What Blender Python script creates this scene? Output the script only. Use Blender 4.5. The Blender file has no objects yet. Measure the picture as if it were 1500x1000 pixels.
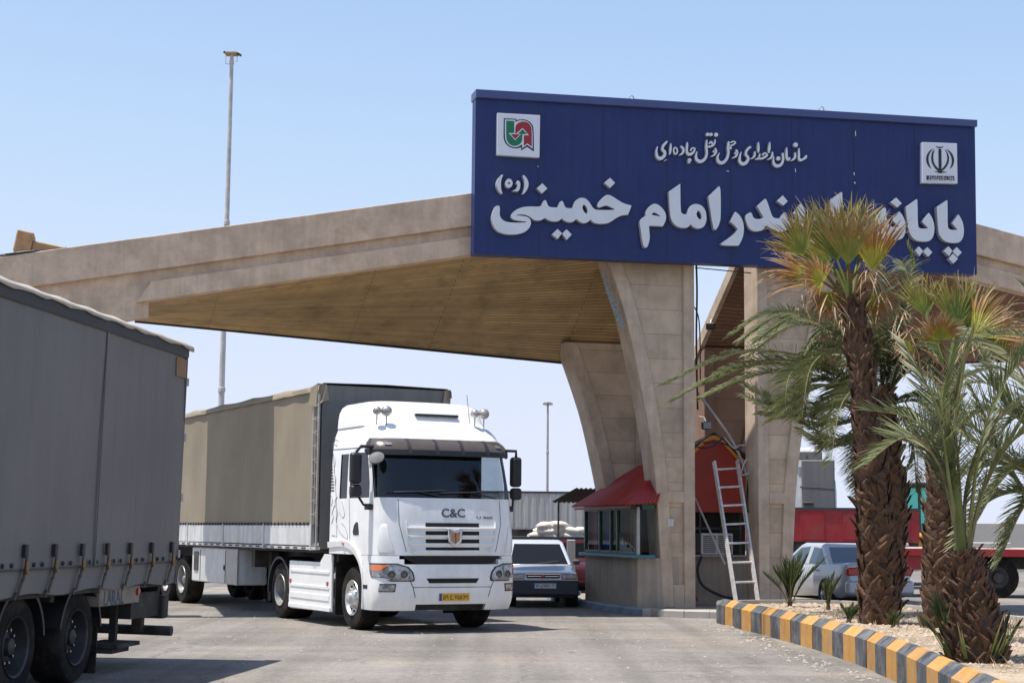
import bpy, bmesh, math, random
from mathutils import Vector, Matrix
from mathutils.geometry import tessellate_polygon
random.seed(7)
SC = bpy.context.scene
COL = SC.collection
R = math.radians

# ------------------------------------------------------------------ camera
EYE = Vector((0, 0, 1.65)); FPX = 2400.0
PITCH = math.atan(277 / FPX); ROLL = 0.0085
ROT = (Matrix.Rotation(math.pi / 2 + PITCH, 3, 'X') @ Matrix.Rotation(ROLL, 3, 'Z'))
cam = bpy.data.cameras.new('camera'); cam.sensor_width = 36; cam.lens = FPX * 36 / 1500
cam.clip_start = .1; cam.clip_end = 5000
co = bpy.data.objects.new('camera', cam); COL.objects.link(co)
co.matrix_world = Matrix.Translation(EYE) @ ROT.to_4x4()
SC.camera = co
# ------------------------------------------------------------------ light
TO_SUN = Vector((-0.30, -0.066, 1.0)).normalized()
SUN_EL = math.asin(TO_SUN.z); SUN_AZ = math.atan2(TO_SUN.x, TO_SUN.y)
w = bpy.data.worlds.new('World'); SC.world = w; w.use_nodes = True
nt = w.node_tree; bgn = nt.nodes['Background']
sky = nt.nodes.new('ShaderNodeTexSky'); sky.sky_type = 'NISHITA'; sky.sun_disc = False
sky.sun_elevation = SUN_EL; sky.sun_rotation = SUN_AZ % (2 * math.pi)
sky.air_density = 0.7; sky.dust_density = 0.4; sky.ozone_density = 1.0; sky.altitude = 0
# soft shoulder on the sky's radiance, per channel, as a camera's exposure would hold the bright horizon
sp_ = nt.nodes.new('ShaderNodeSeparateColor'); cb_ = nt.nodes.new('ShaderNodeCombineColor'); nt.links.new(sky.outputs[0], sp_.inputs[0])
def wm(op, a, b):
    n = nt.nodes.new('ShaderNodeMath'); n.operation = op
    for i_, q in enumerate((a, b)):
        if isinstance(q, (int, float)): n.inputs[i_].default_value = q
        else: nt.links.new(q, n.inputs[i_])
    return n.outputs[0]
for i_, (k_, m_) in enumerate(((.33, .78), (.315, .84), (.32, 1.03))):
    kx = wm('MULTIPLY', sp_.outputs[i_], k_)
    y_ = wm('MULTIPLY', kx, wm('POWER', wm('ADD', wm('POWER', wm('DIVIDE', kx, m_), 4.0), 1.0), -.25))
    nt.links.new(wm('MULTIPLY', y_, 10.0), cb_.inputs[i_])
nt.links.new(cb_.outputs[0], bgn.inputs[0]); bgn.inputs[1].default_value = 0.1 / 2 ** .4
sl = bpy.data.lights.new('sun', 'SUN'); sl.energy = 5.0; sl.angle = R(.5); sl.color = (1, .96, .9)
so = bpy.data.objects.new('sun', sl); COL.objects.link(so)
so.rotation_euler = TO_SUN.to_track_quat('Z', 'Y').to_euler(); so.location = (-20, 20, 60)
SC.view_settings.view_transform = 'Standard'; SC.view_settings.look = 'None'
SC.view_settings.exposure = 0.4; SC.view_settings.gamma = 1

# ------------------------------------------------------------------ helpers
def ray(px, py): return ROT @ Vector(((px - 750) / FPX, -(py - 500) / FPX, -1))
def at(px, py, Y):
    "the point of the place seen at a photograph pixel, at the given distance Y"
    d = ray(px, py); return EYE + d * (Y / d.y)
def on_ground(px, py, z=0):
    d = ray(px, py); return EYE + d * ((z - EYE.z) / d.z)
def on_plane(px, py, p, n):
    d = ray(px, py); return EYE + d * ((p - EYE).dot(n) / d.dot(n))

class MB:
    "collects shapes and links them as ONE mesh object"
    def __init__(s): s.v = []; s.f = []; s.m = []; s.c = None
    def add(s, vs, fs, m=0):
        b = len(s.v); s.v += [tuple(v) for v in vs]
        for f in fs: s.f.append(tuple(b + i for i in f)); s.m.append(m)
        return b
    def box(s, x0, x1, y0, y1, z0, z1, m=0, ch=0.0):
        if ch <= 0:
            s.add([(x, y, z) for z in (z0, z1) for y in (y0, y1) for x in (x0, x1)],
                  [(0, 2, 3, 1), (4, 5, 7, 6), (0, 1, 5, 4), (2, 6, 7, 3), (0, 4, 6, 2), (1, 3, 7, 5)], m)
        else:
            pts = [(x0 + ch, y0), (x1 - ch, y0), (x1, y0 + ch), (x1, y1 - ch), (x1 - ch, y1), (x0 + ch, y1), (x0, y1 - ch), (x0, y0 + ch)]
            cx, cy = (x0 + x1) / 2, (y0 + y1) / 2
            kx = 1 - 2 * ch / max(1e-6, x1 - x0); ky = 1 - 2 * ch / max(1e-6, y1 - y0)
            rings = []
            for z, k in ((z0, 1), (z0 + ch, 0), (z1 - ch, 0), (z1, 1)):
                rings.append([((cx + (x - cx) * (kx if k else 1)), (cy + (y - cy) * (ky if k else 1)), z) for x, y in pts])
            s.loft(rings, m, True, True)
    def obox(s, c, size, rot=None, m=0):
        hx, hy, hz = [q / 2 for q in size]; c = Vector(c); rot = rot or Matrix.Identity(3)
        vs = [c + rot @ Vector((x, y, z)) for z in (-hz, hz) for y in (-hy, hy) for x in (-hx, hx)]
        s.add(vs, [(0, 2, 3, 1), (4, 5, 7, 6), (0, 1, 5, 4), (2, 6, 7, 3), (0, 4, 6, 2), (1, 3, 7, 5)], m)
    def loft(s, rings, m=0, cap0=False, cap1=False, closed=True):
        n = len(rings[0]); b = len(s.v)
        for r in rings: s.v += [tuple(p) for p in r]
        for i in range(len(rings) - 1):
            for j in range(n if closed else n - 1):
                k = (j + 1) % n
                s.f.append((b + i * n + j, b + i * n + k, b + (i + 1) * n + k, b + (i + 1) * n + j)); s.m.append(m)
        if cap0: s.f.append(tuple(b + j for j in reversed(range(n)))); s.m.append(m)
        if cap1: s.f.append(tuple(b + (len(rings) - 1) * n + j for j in range(n))); s.m.append(m)
    def tube(s, pts, r, n=8, m=0, caps=True):
        pts = [Vector(p) for p in pts]; rs = r if isinstance(r, (list, tuple)) else [r] * len(pts)
        rings = []; side = None
        for i, p in enumerate(pts):
            t = (pts[min(i + 1, len(pts) - 1)] - pts[max(i - 1, 0)])
            if t.length < 1e-9: t = Vector((0, 0, 1))
            t.normalize()
            if side is None: side = t.cross(Vector((0, 0, 1)) if abs(t.z) < .9 else Vector((1, 0, 0)))
            side = (side - t * side.dot(t)).normalized(); up = t.cross(side)
            rings.append([p + (side * math.cos(a) + up * math.sin(a)) * rs[i] for a in [2 * math.pi * k / n for k in range(n)]])
        s.loft(rings, m, caps, caps)
    def lathe(s, prof, c, axis, n=24, m=0, mfun=None):
        "prof: (radius, offset along axis)"
        axis = Vector(axis).normalized(); c = Vector(c)
        sd = axis.cross(Vector((0, 0, 1)) if abs(axis.z) < .9 else Vector((1, 0, 0))).normalized(); up = axis.cross(sd)
        b = len(s.v)
        for rr, h in prof:
            for k in range(n):
                a = 2 * math.pi * k / n
                s.v.append(tuple(c + axis * h + (sd * math.cos(a) + up * math.sin(a)) * rr))
        for i in range(len(prof) - 1):
            for j in range(n):
                k = (j + 1) % n
                s.f.append((b + i * n + j, b + i * n + k, b + (i + 1) * n + k, b + (i + 1) * n + j)); s.m.append(m)
    def poly(s, pts2, fr, d0, d1, m=0, holes=(), side_m=None):
        "extruded polygon with holes; fr = (origin, ex, ey); extruded along en from d0 to d1"
        o, ex, ey, en = fr
        loops = [list(pts2)] + [list(h) for h in holes]
        v3 = [[Vector((p[0], p[1], 0)) for p in lp] for lp in loops]
        tris = tessellate_polygon(v3)
        flat = [p for lp in loops for p in lp]
        b = len(s.v); n = len(flat)
        for d in (d0, d1):
            s.v += [tuple(o + ex * p[0] + ey * p[1] + en * d) for p in flat]
        for t in tris:
            s.f.append((b + n + t[0], b + n + t[1], b + n + t[2])); s.m.append(m)
            s.f.append((b + t[2], b + t[1], b + t[0])); s.m.append(m)
        k = 0
        for lp in loops:
            q = len(lp)
            for j in range(q):
                i0, i1 = b + k + j, b + k + (j + 1) % q
                s.f.append((i0, i1, i1 + n, i0 + n)); s.m.append(m if side_m is None else side_m)
            k += q
    def build(s, name, mats, parent=None, loc=None, smooth=None, bevel=0, recalc=True, colors=None):
        used = sorted({i for f in s.f for i in f})
        if colors is None and len(used) < len(s.v):
            mp = {i: k for k, i in enumerate(used)}; s.v = [s.v[i] for i in used]; s.f = [tuple(mp[i] for i in f) for f in s.f]
        me = bpy.data.meshes.new(name); me.from_pydata(s.v, [], s.f)
        if not isinstance(mats, (list, tuple)): mats = [mats]
        for q in mats: me.materials.append(q)
        me.polygons.foreach_set('material_index', s.m)
        if colors is not None:
            ca = me.color_attributes.new('leaf_colour', 'FLOAT_COLOR', 'POINT')
            for i, c in enumerate(colors): ca.data[i].color = (c[0], c[1], c[2], 1)
        if recalc:
            bm = bmesh.new(); bm.from_mesh(me); bmesh.ops.recalc_face_normals(bm, faces=bm.faces); bm.to_mesh(me); bm.free()
        if smooth is not None:
            me.polygons.foreach_set('use_smooth', [True] * len(me.polygons)); me.set_sharp_from_angle(angle=R(smooth))
        me.update()
        o = bpy.data.objects.new(name, me); COL.objects.link(o)
        if parent: o.parent = parent
        if loc: o.location = loc
        if bevel:
            md = o.modifiers.new('bevel', 'BEVEL'); md.width = bevel; md.segments = 2; md.limit_method = 'ANGLE'; md.angle_limit = R(40)
        return o

def tag(o, label=None, cat=None, group=None, kind=None):
    if label: o['label'] = label
    if cat: o['category'] = cat
    if group: o['group'] = group
    if kind: o['kind'] = kind
    return o
def thing(name, label, cat, loc=(0, 0, 0), rz=0, group=None):
    o = bpy.data.objects.new(name, None); COL.objects.link(o); o.empty_display_size = .3
    o.location = loc; o.rotation_euler = (0, 0, rz)
    return tag(o, label, cat, group)
def copy_tree(o, parent=None):
    c = o.copy(); COL.objects.link(c)
    if parent: c.parent = parent
    for ch in [x for x in SC.objects if x.parent == o]: copy_tree(ch, c)
    return c
def chaikin(pts, sharp=52, it=1):
    for _ in range(it):
        out = []; n = len(pts)
        for i in range(n):
            p, q, r_ = Vector(pts[i - 1]), Vector(pts[i]), Vector(pts[(i + 1) % n])
            a, b = (q - p), (r_ - q)
            if a.length < 1e-9 or b.length < 1e-9: continue
            if a.angle(b) > R(sharp): out.append(tuple(q))
            else: out += [tuple(q - a * .25), tuple(q + b * .25)]
        pts = out
    return pts
def crom(pts, k=6):
    "Catmull-Rom through the points (tuples of any length)"
    P = [pts[0]] + list(pts) + [pts[-1]]; out = []
    for i in range(1, len(P) - 2):
        for j in range(k):
            t = j / k
            out.append(tuple(.5 * ((2 * b) + (-a + c) * t + (2 * a - 5 * b + 4 * c - d) * t * t + (-a + 3 * b - 3 * c + d) * t ** 3)
                             for a, b, c, d in zip(P[i - 1], P[i], P[i + 1], P[i + 2])))
    out.append(tuple(pts[-1])); return out
def text_mesh(body, size, bold=False):
    "returns verts2d, faces for a line of lettering, left aligned at x=0"
    c = bpy.data.curves.new('lettering', 'FONT'); c.body = body; c.size = size; c.resolution_u = 3
    if bold: c.offset = size * .014
    o = bpy.data.objects.new('lettering', c); COL.objects.link(o)
    dg = bpy.context.evaluated_depsgraph_get(); me = bpy.data.meshes.new_from_object(o.evaluated_get(dg))
    vs = [(v.co.x, v.co.y) for v in me.vertices]; fs = [tuple(p.vertices) for p in me.polygons]
    bpy.data.objects.remove(o); bpy.data.curves.remove(c); bpy.data.meshes.remove(me)
    return vs, fs
def put_text(mb, body, width, height, centre, ex, ey, en, lift, m=0, bold=True):
    vs, fs = text_mesh(body, 1.0, bold)
    x0, x1 = min(v[0] for v in vs), max(v[0] for v in vs); y0, y1 = min(v[1] for v in vs), max(v[1] for v in vs)
    c = Vector(centre)
    mb.add([c + ex * ((v[0] - x0) / (x1 - x0) - .5) * width + ey * ((v[1] - y0) / (y1 - y0) - .5) * height + en * lift for v in vs], fs, m)

# ------------------------------------------------------------------ materials
def mat(name, col, rough=.6, metal=0.0, var=.12, scale=3.0, bump=0.0, bscale=60.0, spec=.5, dirt=None, dirt_amt=0.0, dirt_scale=1.2, coat=0.0,
        streak=0.0, attr=False, trans=0.0, emit=0, fine=0.0, rnd=0.0):
    m = bpy.data.materials.new(name); m.use_nodes = True; t = m.node_tree; N = t.nodes; L = t.links
    p = N['Principled BSDF']; p.inputs['Roughness'].default_value = rough; p.inputs['Metallic'].default_value = metal
    p.inputs['Specular IOR Level'].default_value = spec; p.inputs['Coat Weight'].default_value = coat; p.inputs['Coat Roughness'].default_value = .05
    tc = N.new('ShaderNodeTexCoord'); base_vec = tc.outputs['Object']
    if rnd:                                                          # every copy gets its own wear and a slightly different paint
        oi = N.new('ShaderNodeObjectInfo'); va = N.new('ShaderNodeVectorMath'); va.operation = 'MULTIPLY_ADD'; va.inputs[1].default_value = (37, 53, 71)
        L.new(oi.outputs['Random'], va.inputs[0]); L.new(tc.outputs['Object'], va.inputs[2]); base_vec = va.outputs[0]
    def noise(sc, det=6, vec=None, rgh=.6):
        n = N.new('ShaderNodeTexNoise'); n.inputs['Scale'].default_value = sc; n.inputs['Detail'].default_value = det; n.inputs['Roughness'].default_value = rgh
        L.new(vec or base_vec, n.inputs['Vector']); return n.outputs['Fac']
    def ramp(f, a, b, lo=.3, hi=.7):
        r = N.new('ShaderNodeValToRGB'); r.color_ramp.elements[0].position = lo; r.color_ramp.elements[1].position = hi
        r.color_ramp.elements[0].color = (*a, 1); r.color_ramp.elements[1].color = (*b, 1); L.new(f, r.inputs[0]); return r.outputs[0]
    def mix(f, a, b, mode='MIX', fv=None):
        q = N.new('ShaderNodeMix'); q.data_type = 'RGBA'; q.blend_type = mode
        if f is None: q.inputs[0].default_value = fv
        else: L.new(f, q.inputs[0])
        L.new(a, q.inputs[6]); L.new(b, q.inputs[7]); return q.outputs[2]
    if attr:
        a = N.new('ShaderNodeVertexColor'); a.layer_name = 'leaf_colour'; c = a.outputs[0]
        v = ramp(noise(scale), (1 - var,) * 3, (1 + var,) * 3); c = mix(None, c, v, 'MULTIPLY', 1)
    else:
        c = ramp(noise(scale), tuple(x * (1 - var) for x in col), tuple(min(1, x * (1 + var)) for x in col))
    if rnd: c = mix(None, c, ramp(oi.outputs['Random'], (1 - rnd,) * 3, (1 + rnd * .6,) * 3, 0, 1), 'MULTIPLY', 1)
    if fine:
        c = mix(None, c, ramp(noise(scale * 25, 3), (1 - fine,) * 3, (1 + fine,) * 3, .35, .65), 'MULTIPLY', 1)
    if streak:
        mp = N.new('ShaderNodeMapping'); mp.inputs['Scale'].default_value = (5, 5, .25); L.new(tc.outputs['Object'], mp.inputs[0])
        c = mix(None, c, ramp(noise(1.6, 5, mp.outputs[0]), (1 - streak,) * 3, (1 + streak * .5,) * 3, .35, .6), 'MULTIPLY', 1)
    if dirt:
        f = N.new('ShaderNodeValToRGB'); f.color_ramp.elements[0].position = .45; f.color_ramp.elements[1].position = .75
        f.color_ramp.elements[1].color = (dirt_amt,) * 3 + (1,); L.new(noise(dirt_scale, 8, None, .7), f.inputs[0])
        d = N.new('ShaderNodeRGB'); d.outputs[0].default_value = (*dirt, 1); c = mix(f.outputs[0], c, d.outputs[0])
    L.new(c, p.inputs['Base Color'])
    if bump:
        b = N.new('ShaderNodeBump'); b.inputs['Strength'].default_value = bump; b.inputs['Distance'].default_value = .02
        L.new(noise(bscale, 4), b.inputs['Height']); L.new(b.outputs[0], p.inputs['Normal'])
    if trans:
        tr = N.new('ShaderNodeBsdfTranslucent'); L.new(c, tr.inputs['Color']); ms = N.new('ShaderNodeMixShader'); ms.inputs[0].default_value = trans
        L.new(p.outputs[0], ms.inputs[1]); L.new(tr.outputs[0], ms.inputs[2]); L.new(ms.outputs[0], N['Material Output'].inputs[0])
    if emit: p.inputs['Emission Strength'].default_value = emit; p.inputs['Emission Color'].default_value = (*col, 1)
    return m
def brick_mat(name, col, mortar, bw, bh, ms, axes='xz', offset=.5, var=.12, rough=.8, bump=.3, dirt=None, stain=.0, squash=1, tone=.15, nscale=2.0):
    "slabs / planks: real joints of the surface, in object space"
    m = bpy.data.materials.new(name); m.use_nodes = True; t = m.node_tree; N = t.nodes; L = t.links; p = N['Principled BSDF']
    p.inputs['Roughness'].default_value = rough
    tc = N.new('ShaderNodeTexCoord'); sp = N.new('ShaderNodeSeparateXYZ'); L.new(tc.outputs['Object'], sp.inputs[0])
    cb = N.new('ShaderNodeCombineXYZ'); L.new(sp.outputs['XYZ'.index(axes[0].upper())], cb.inputs[0]); L.new(sp.outputs['XYZ'.index(axes[1].upper())], cb.inputs[1])
    b = N.new('ShaderNodeTexBrick'); L.new(cb.outputs[0], b.inputs['Vector']); b.offset = offset; b.squash = squash
    b.inputs['Scale'].default_value = 1; b.inputs['Brick Width'].default_value = bw; b.inputs['Row Height'].default_value = bh
    b.inputs['Mortar Size'].default_value = ms; b.inputs['Mortar Smooth'].default_value = .2
    b.inputs['Color1'].default_value = (*[x * (1 - var) for x in col], 1); b.inputs['Color2'].default_value = (*[x * (1 + var) for x in col], 1)
    b.inputs['Mortar'].default_value = (*mortar, 1)
    n = N.new('ShaderNodeTexNoise'); n.inputs['Scale'].default_value = nscale; n.inputs['Detail'].default_value = 9; n.inputs['Roughness'].default_value = .65
    L.new(tc.outputs['Object'], n.inputs[0])
    r = N.new('ShaderNodeValToRGB'); r.color_ramp.elements[0].position = .3; r.color_ramp.elements[1].position = .72
    r.color_ramp.elements[0].color = (1 - tone,) * 3 + (1,); r.color_ramp.elements[1].color = (1 + tone,) * 3 + (1,); L.new(n.outputs['Fac'], r.inputs[0])
    q = N.new('ShaderNodeMix'); q.data_type = 'RGBA'; q.blend_type = 'MULTIPLY'; q.inputs[0].default_value = 1
    L.new(b.outputs['Color'], q.inputs[6]); L.new(r.outputs[0], q.inputs[7]); c = q.outputs[2]
    if stain:
        n2 = N.new('ShaderNodeTexNoise'); n2.inputs['Scale'].default_value = .8; n2.inputs['Detail'].default_value = 7; n2.inputs['Roughness'].default_value = .7
        mp = N.new('ShaderNodeMapping'); mp.inputs['Scale'].default_value = (1.6, 1.6, .7); L.new(tc.outputs['Object'], mp.inputs[0]); L.new(mp.outputs[0], n2.inputs[0])
        r2 = N.new('ShaderNodeValToRGB'); r2.color_ramp.elements[0].position = .5; r2.color_ramp.elements[1].position = .72
        r2.color_ramp.elements[1].color = (stain,) * 3 + (1,); L.new(n2.outputs['Fac'], r2.inputs[0])
        d = N.new('ShaderNodeRGB'); d.outputs[0].default_value = (*(dirt or mortar), 1)
        q2 = N.new('ShaderNodeMix'); q2.data_type = 'RGBA'; L.new(r2.outputs[0], q2.inputs[0]); L.new(c, q2.inputs[6]); L.new(d.outputs[0], q2.inputs[7]); c = q2.outputs[2]
    L.new(c, p.inputs['Base Color'])
    bp = N.new('ShaderNodeBump'); bp.inputs['Strength'].default_value = bump; bp.inputs['Distance'].default_value = .01; bp.invert = True
    L.new(b.outputs['Fac'], bp.inputs['Height']); L.new(bp.outputs[0], p.inputs['Normal'])
    return m
def glass_mat(name, tint, gloss_rough=.02, refl=.5, base=.045):
    m = bpy.data.materials.new(name); m.use_nodes = True; t = m.node_tree; N = t.nodes; L = t.links
    N.remove(N['Principled BSDF'])
    tr = N.new('ShaderNodeBsdfTransparent'); tr.inputs[0].default_value = (*tint, 1)
    gl = N.new('ShaderNodeBsdfGlossy'); gl.inputs['Roughness'].default_value = gloss_rough; gl.inputs[0].default_value = (.95, .97, 1, 1)
    lw = N.new('ShaderNodeLayerWeight'); lw.inputs[0].default_value = .5; pw = N.new('ShaderNodeMath'); pw.operation = 'POWER'; pw.inputs[1].default_value = 4.0; L.new(lw.outputs['Facing'], pw.inputs[0])
    fr = N.new('ShaderNodeMath'); fr.operation = 'MULTIPLY_ADD'; fr.inputs[1].default_value = refl; fr.inputs[2].default_value = base; L.new(pw.outputs[0], fr.inputs[0]); ms = N.new('ShaderNodeMixShader')
    L.new(fr.outputs[0], ms.inputs[0]); L.new(tr.outputs[0], ms.inputs[1]); L.new(gl.outputs[0], ms.inputs[2]); L.new(ms.outputs[0], N['Material Output'].inputs[0])
    return m

DUST = (.42, .36, .29)
M = {}
M['white'] = mat('white_truck_paint', (.85, .85, .83), .30, var=.04, scale=1.5, coat=.35, dirt=DUST, dirt_amt=.26, dirt_scale=2.2, streak=.04)
M['white_board'] = mat('worn_white_paint', (.62, .62, .61), .5, var=.08, scale=3, dirt=(.35, .3, .25), dirt_amt=.4, dirt_scale=2.5, streak=.15)
M['black'] = mat('black_plastic', (.018, .018, .02), .5, var=.2)
M['chassis'] = mat('dusty_chassis_black', (.03, .028, .026), .75, var=.3, scale=5, dirt=DUST, dirt_amt=.25)
M['rubber'] = mat('tyre_rubber', (.014, .0135, .013), .9, var=.25, scale=6, dirt=(.17, .12, .09), dirt_amt=.3, dirt_scale=3, spec=.2)
M['rim'] = mat('painted_steel_rim', (.30, .30, .30), .5, .5, var=.25, scale=9, dirt=(.12, .1, .08), dirt_amt=.6, dirt_scale=7)
M['rimdark'] = mat('dirty_dark_rim', (.06, .058, .056), .55, .4, var=.3, scale=9, dirt=(.05, .045, .04), dirt_amt=.7, dirt_scale=7)
M['alu'] = mat('aluminium', (.62, .62, .60), .4, .75, var=.12, scale=6)
M['chrome'] = mat('chrome', (.75, .75, .75), .12, 1.0, var=.05)
M['darkchrome'] = mat('dark_chrome', (.12, .12, .13), .2, .9, var=.1)
M['ltrack'] = mat('grey_pvc_curtain', (.158, .149, .140), .55, var=.09, scale=.5, streak=.06, dirt=(.21, .195, .175), dirt_amt=.4, dirt_scale=.5, bump=.45, bscale=1.3)
M['ltrim'] = mat('dark_grey_pvc_edge', (.045, .047, .05), .55, var=.12)
M['tarpwhite'] = mat('bleached_roof_tarpaulin', (.50, .45, .37), .75, var=.15, scale=4, dirt=(.2, .17, .13), dirt_amt=.7, dirt_scale=4)
M['tarp'] = mat('faded_beige_canvas', (.275, .232, .165), .75, var=.09, scale=.6, streak=.05, dirt=(.18, .15, .105), dirt_amt=.5, dirt_scale=.7, bump=.10, bscale=6)
M['tarpgrey'] = mat('grey_canvas', (.15, .146, .142), .7, var=.12, scale=1.5, streak=.1, bump=.1, bscale=12)
M['orange'] = mat('orange_lens', (.75, .17, .03), .15, var=.1, coat=.6)
M['redlens'] = mat('red_lens', (.45, .02, .015), .15, var=.1, coat=.6)
M['lampglass'] = mat('clear_lamp_lens', (.30, .31, .32), .12, .5, var=.5, scale=18, coat=.8)
M['yplate'] = mat('yellow_number_plate', (.68, .38, .03), .4, var=.05)
M['wplate'] = mat('white_number_plate', (.7, .7, .7), .4, var=.05)
M['pblue'] = mat('plate_blue', (.02, .06, .28), .4, var=.05)
M['ink'] = mat('black_print', (.015, .015, .018), .5, var=.1)
M['wprint'] = mat('white_print', (.7, .72, .75), .5, var=.05)
M['visor'] = mat('smoked_brown_visor', (.085, .066, .05), .2, var=.15, coat=.5)
M['glass'] = glass_mat('tinted_windscreen_glass', (.55, .62, .68))
M['sideglass'] = glass_mat('clear_side_glass', (.62, .66, .66))
M['carglass'] = glass_mat('dark_car_glass', (.28, .33, .36))
M['inside'] = mat('dark_cab_lining', (.05, .05, .055), .8, var=.2)
M['concrete'] = mat('cast_concrete', (.54, .42, .31), .85, var=.17, scale=2.0, dirt=(.28, .205, .14), dirt_amt=.7, dirt_scale=1.3, streak=.09, bump=.15, bscale=30, fine=.05)
M['slab'] = brick_mat('travertine_slabs', (.52, .395, .28), (.33, .25, .18), 9.0, .55, .008, 'xz', .0, .12, .75, .35, (.27, .2, .145), .7, tone=.22)
M['fascia'] = mat('rendered_fascia', (.62, .465, .335), .85, var=.17, scale=1.7, dirt=(.40, .29, .20), dirt_amt=.9, dirt_scale=1.9, streak=.08, bump=.25, bscale=25, fine=.04)
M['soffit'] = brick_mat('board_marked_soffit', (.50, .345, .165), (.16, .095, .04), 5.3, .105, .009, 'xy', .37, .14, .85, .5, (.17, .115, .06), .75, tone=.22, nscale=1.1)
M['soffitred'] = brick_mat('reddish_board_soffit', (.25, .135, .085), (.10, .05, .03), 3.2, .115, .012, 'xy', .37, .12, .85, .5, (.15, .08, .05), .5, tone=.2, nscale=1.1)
M['ribred'] = mat('shaded_brown_concrete', (.25, .15, .105), .85, var=.12, scale=1.2, streak=.2)  # rear right pillar ribs: shade under the canopy put into the brown colour
M['slabred'] = brick_mat('shaded_brown_slabs', (.26, .15, .10), (.14, .08, .05), 9.0, .55, .008, 'xz', 0, .08, .8, .35, (.14, .08, .05), .5, tone=.15)  # darker brown copy of the slabs, canopy shade painted into it
M['dark'] = mat('dark_gap', (.02, .018, .016), .9)
M['blue'] = mat('blue_sign_sheet', (.017, .030, .125), .42, var=.06, scale=.6, dirt=(.035, .05, .13), dirt_amt=.5, dirt_scale=.9, streak=.10, spec=.3, bump=.3, bscale=.9)
M['bluecap'] = mat('blue_sheet_flashing', (.055, .075, .20), .4, var=.06)
M['letter'] = mat('white_letter_face', (.70, .72, .75), .35, var=.04, scale=2, dirt=(.5, .5, .5), dirt_amt=.25)
M['letterside'] = mat('letter_return', (.42, .40, .40), .5, var=.08)
M['egreen'] = mat('emblem_green', (.0, .16, .07), .4, var=.05)
M['ered'] = mat('emblem_red', (.32, .012, .02), .4, var=.05)
M['enavy'] = mat('emblem_navy', (.012, .02, .045), .4, var=.05)
M['ewhite'] = mat('emblem_white', (.70, .72, .76), .4, var=.04)
M['redtin'] = mat('red_painted_tin', (.37, .035, .028), .5, var=.15, scale=2, dirt=(.2, .08, .06), dirt_amt=.4, dirt_scale=2)
M['redboard'] = mat('red_board', (.34, .035, .02), .55, var=.15, scale=1.5, dirt=(.12, .03, .025), dirt_amt=.5)
M['orangetrim'] = mat('orange_trim', (.55, .22, .03), .5, var=.12)
M['teal'] = mat('teal_painted_sill', (.05, .17, .23), .5, var=.15, scale=4, dirt=(.2, .18, .15), dirt_amt=.3)
M['green'] = mat('dark_green_frame', (.04, .085, .06), .5, var=.15)
M['render'] = mat('grey_cement_render', (.38, .315, .245), .9, var=.12, scale=1.5, dirt=(.2, .165, .13), dirt_amt=.5, dirt_scale=1.2, streak=.12, bump=.2, bscale=30)
M['kyellow'] = mat('yellow_kerb_paint', (.52, .26, .055), .7, var=.14, scale=5, dirt=(.36, .28, .2), dirt_amt=.8, dirt_scale=3.5, bump=.25, bscale=25, fine=.08, rnd=.16)
M['kblack'] = mat('black_kerb_paint', (.06, .068, .078), .7, var=.3, scale=5, dirt=(.28, .26, .24), dirt_amt=.8, dirt_scale=3.5, bump=.25, bscale=25, fine=.1, rnd=.25)
M['kstone'] = mat('kerb_stone', (.42, .38, .33), .85, var=.15, scale=4, dirt=(.2, .25, .32), dirt_amt=.5, dirt_scale=2, bump=.2, bscale=30)
M['kblue'] = mat('faded_blue_kerb_paint', (.16, .22, .30), .8, var=.2, scale=5, dirt=(.4, .37, .33), dirt_amt=.6, dirt_scale=4, bump=.2, bscale=30)
M['car'] = mat('silver_blue_car_paint', (.56, .59, .63), .3, .35, var=.03, coat=.5)
M['sedan'] = mat('silver_car_paint', (.46, .47, .49), .3, .2, var=.03, coat=.5)
M['darkred'] = mat('dark_red_car_paint', (.07, .012, .014), .3, .1, var=.1, coat=.5)
M['bumpergrey'] = mat('dark_grey_bumper', (.045, .05, .06), .5, var=.1)
M['redtrailer'] = mat('red_trailer_paint', (.32, .012, .018), .45, var=.12, scale=2, dirt=(.3, .15, .12), dirt_amt=.3)
M['greytrailer'] = mat('grey_corrugated_trailer', (.42, .41, .39), .6, var=.08, scale=.8, streak=.18)
M['yellow'] = mat('yellow_machine_paint', (.60, .32, .03), .45, var=.12, scale=3, dirt=(.35, .25, .14), dirt_amt=.4)
M['tealglass'] = glass_mat('teal_tinted_glass', (.25, .62, .55))
M['sack'] = mat('white_woven_sack', (.68, .62, .54), .85, var=.12, scale=5, bump=.4, bscale=18)
M['galv'] = mat('galvanised_steel', (.42, .40, .38), .55, .4, var=.15, scale=4)
M['wood'] = mat('old_brown_wood', (.40, .25, .13), .85, var=.2, scale=6)
M['ladder'] = mat('weathered_aluminium', (.62, .58, .54), .5, .45, var=.2, scale=9, dirt=(.4, .33, .27), dirt_amt=.5, dirt_scale=8)
M['trunk'] = mat('palm_trunk_fibre', (.085, .05, .032), .95, var=.4, scale=7, bump=.6, bscale=30, fine=.2)
M['boot'] = mat('palm_leaf_base', (.095, .052, .03), .9, var=.6, scale=6, bump=.3, bscale=40, fine=.3, dirt=(.21, .115, .06), dirt_amt=.7, dirt_scale=4)
M['leaf'] = mat('palm_leaf', (.1, .14, .05), .55, var=.25, scale=5, attr=True, trans=.25)
M['rockwall'] = mat('far_concrete_wall', (.42, .39, .35), .9, var=.12, scale=.5)
M['poster'] = mat('torn_paper', (.55, .54, .52), .8, var=.1, scale=20)
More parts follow.
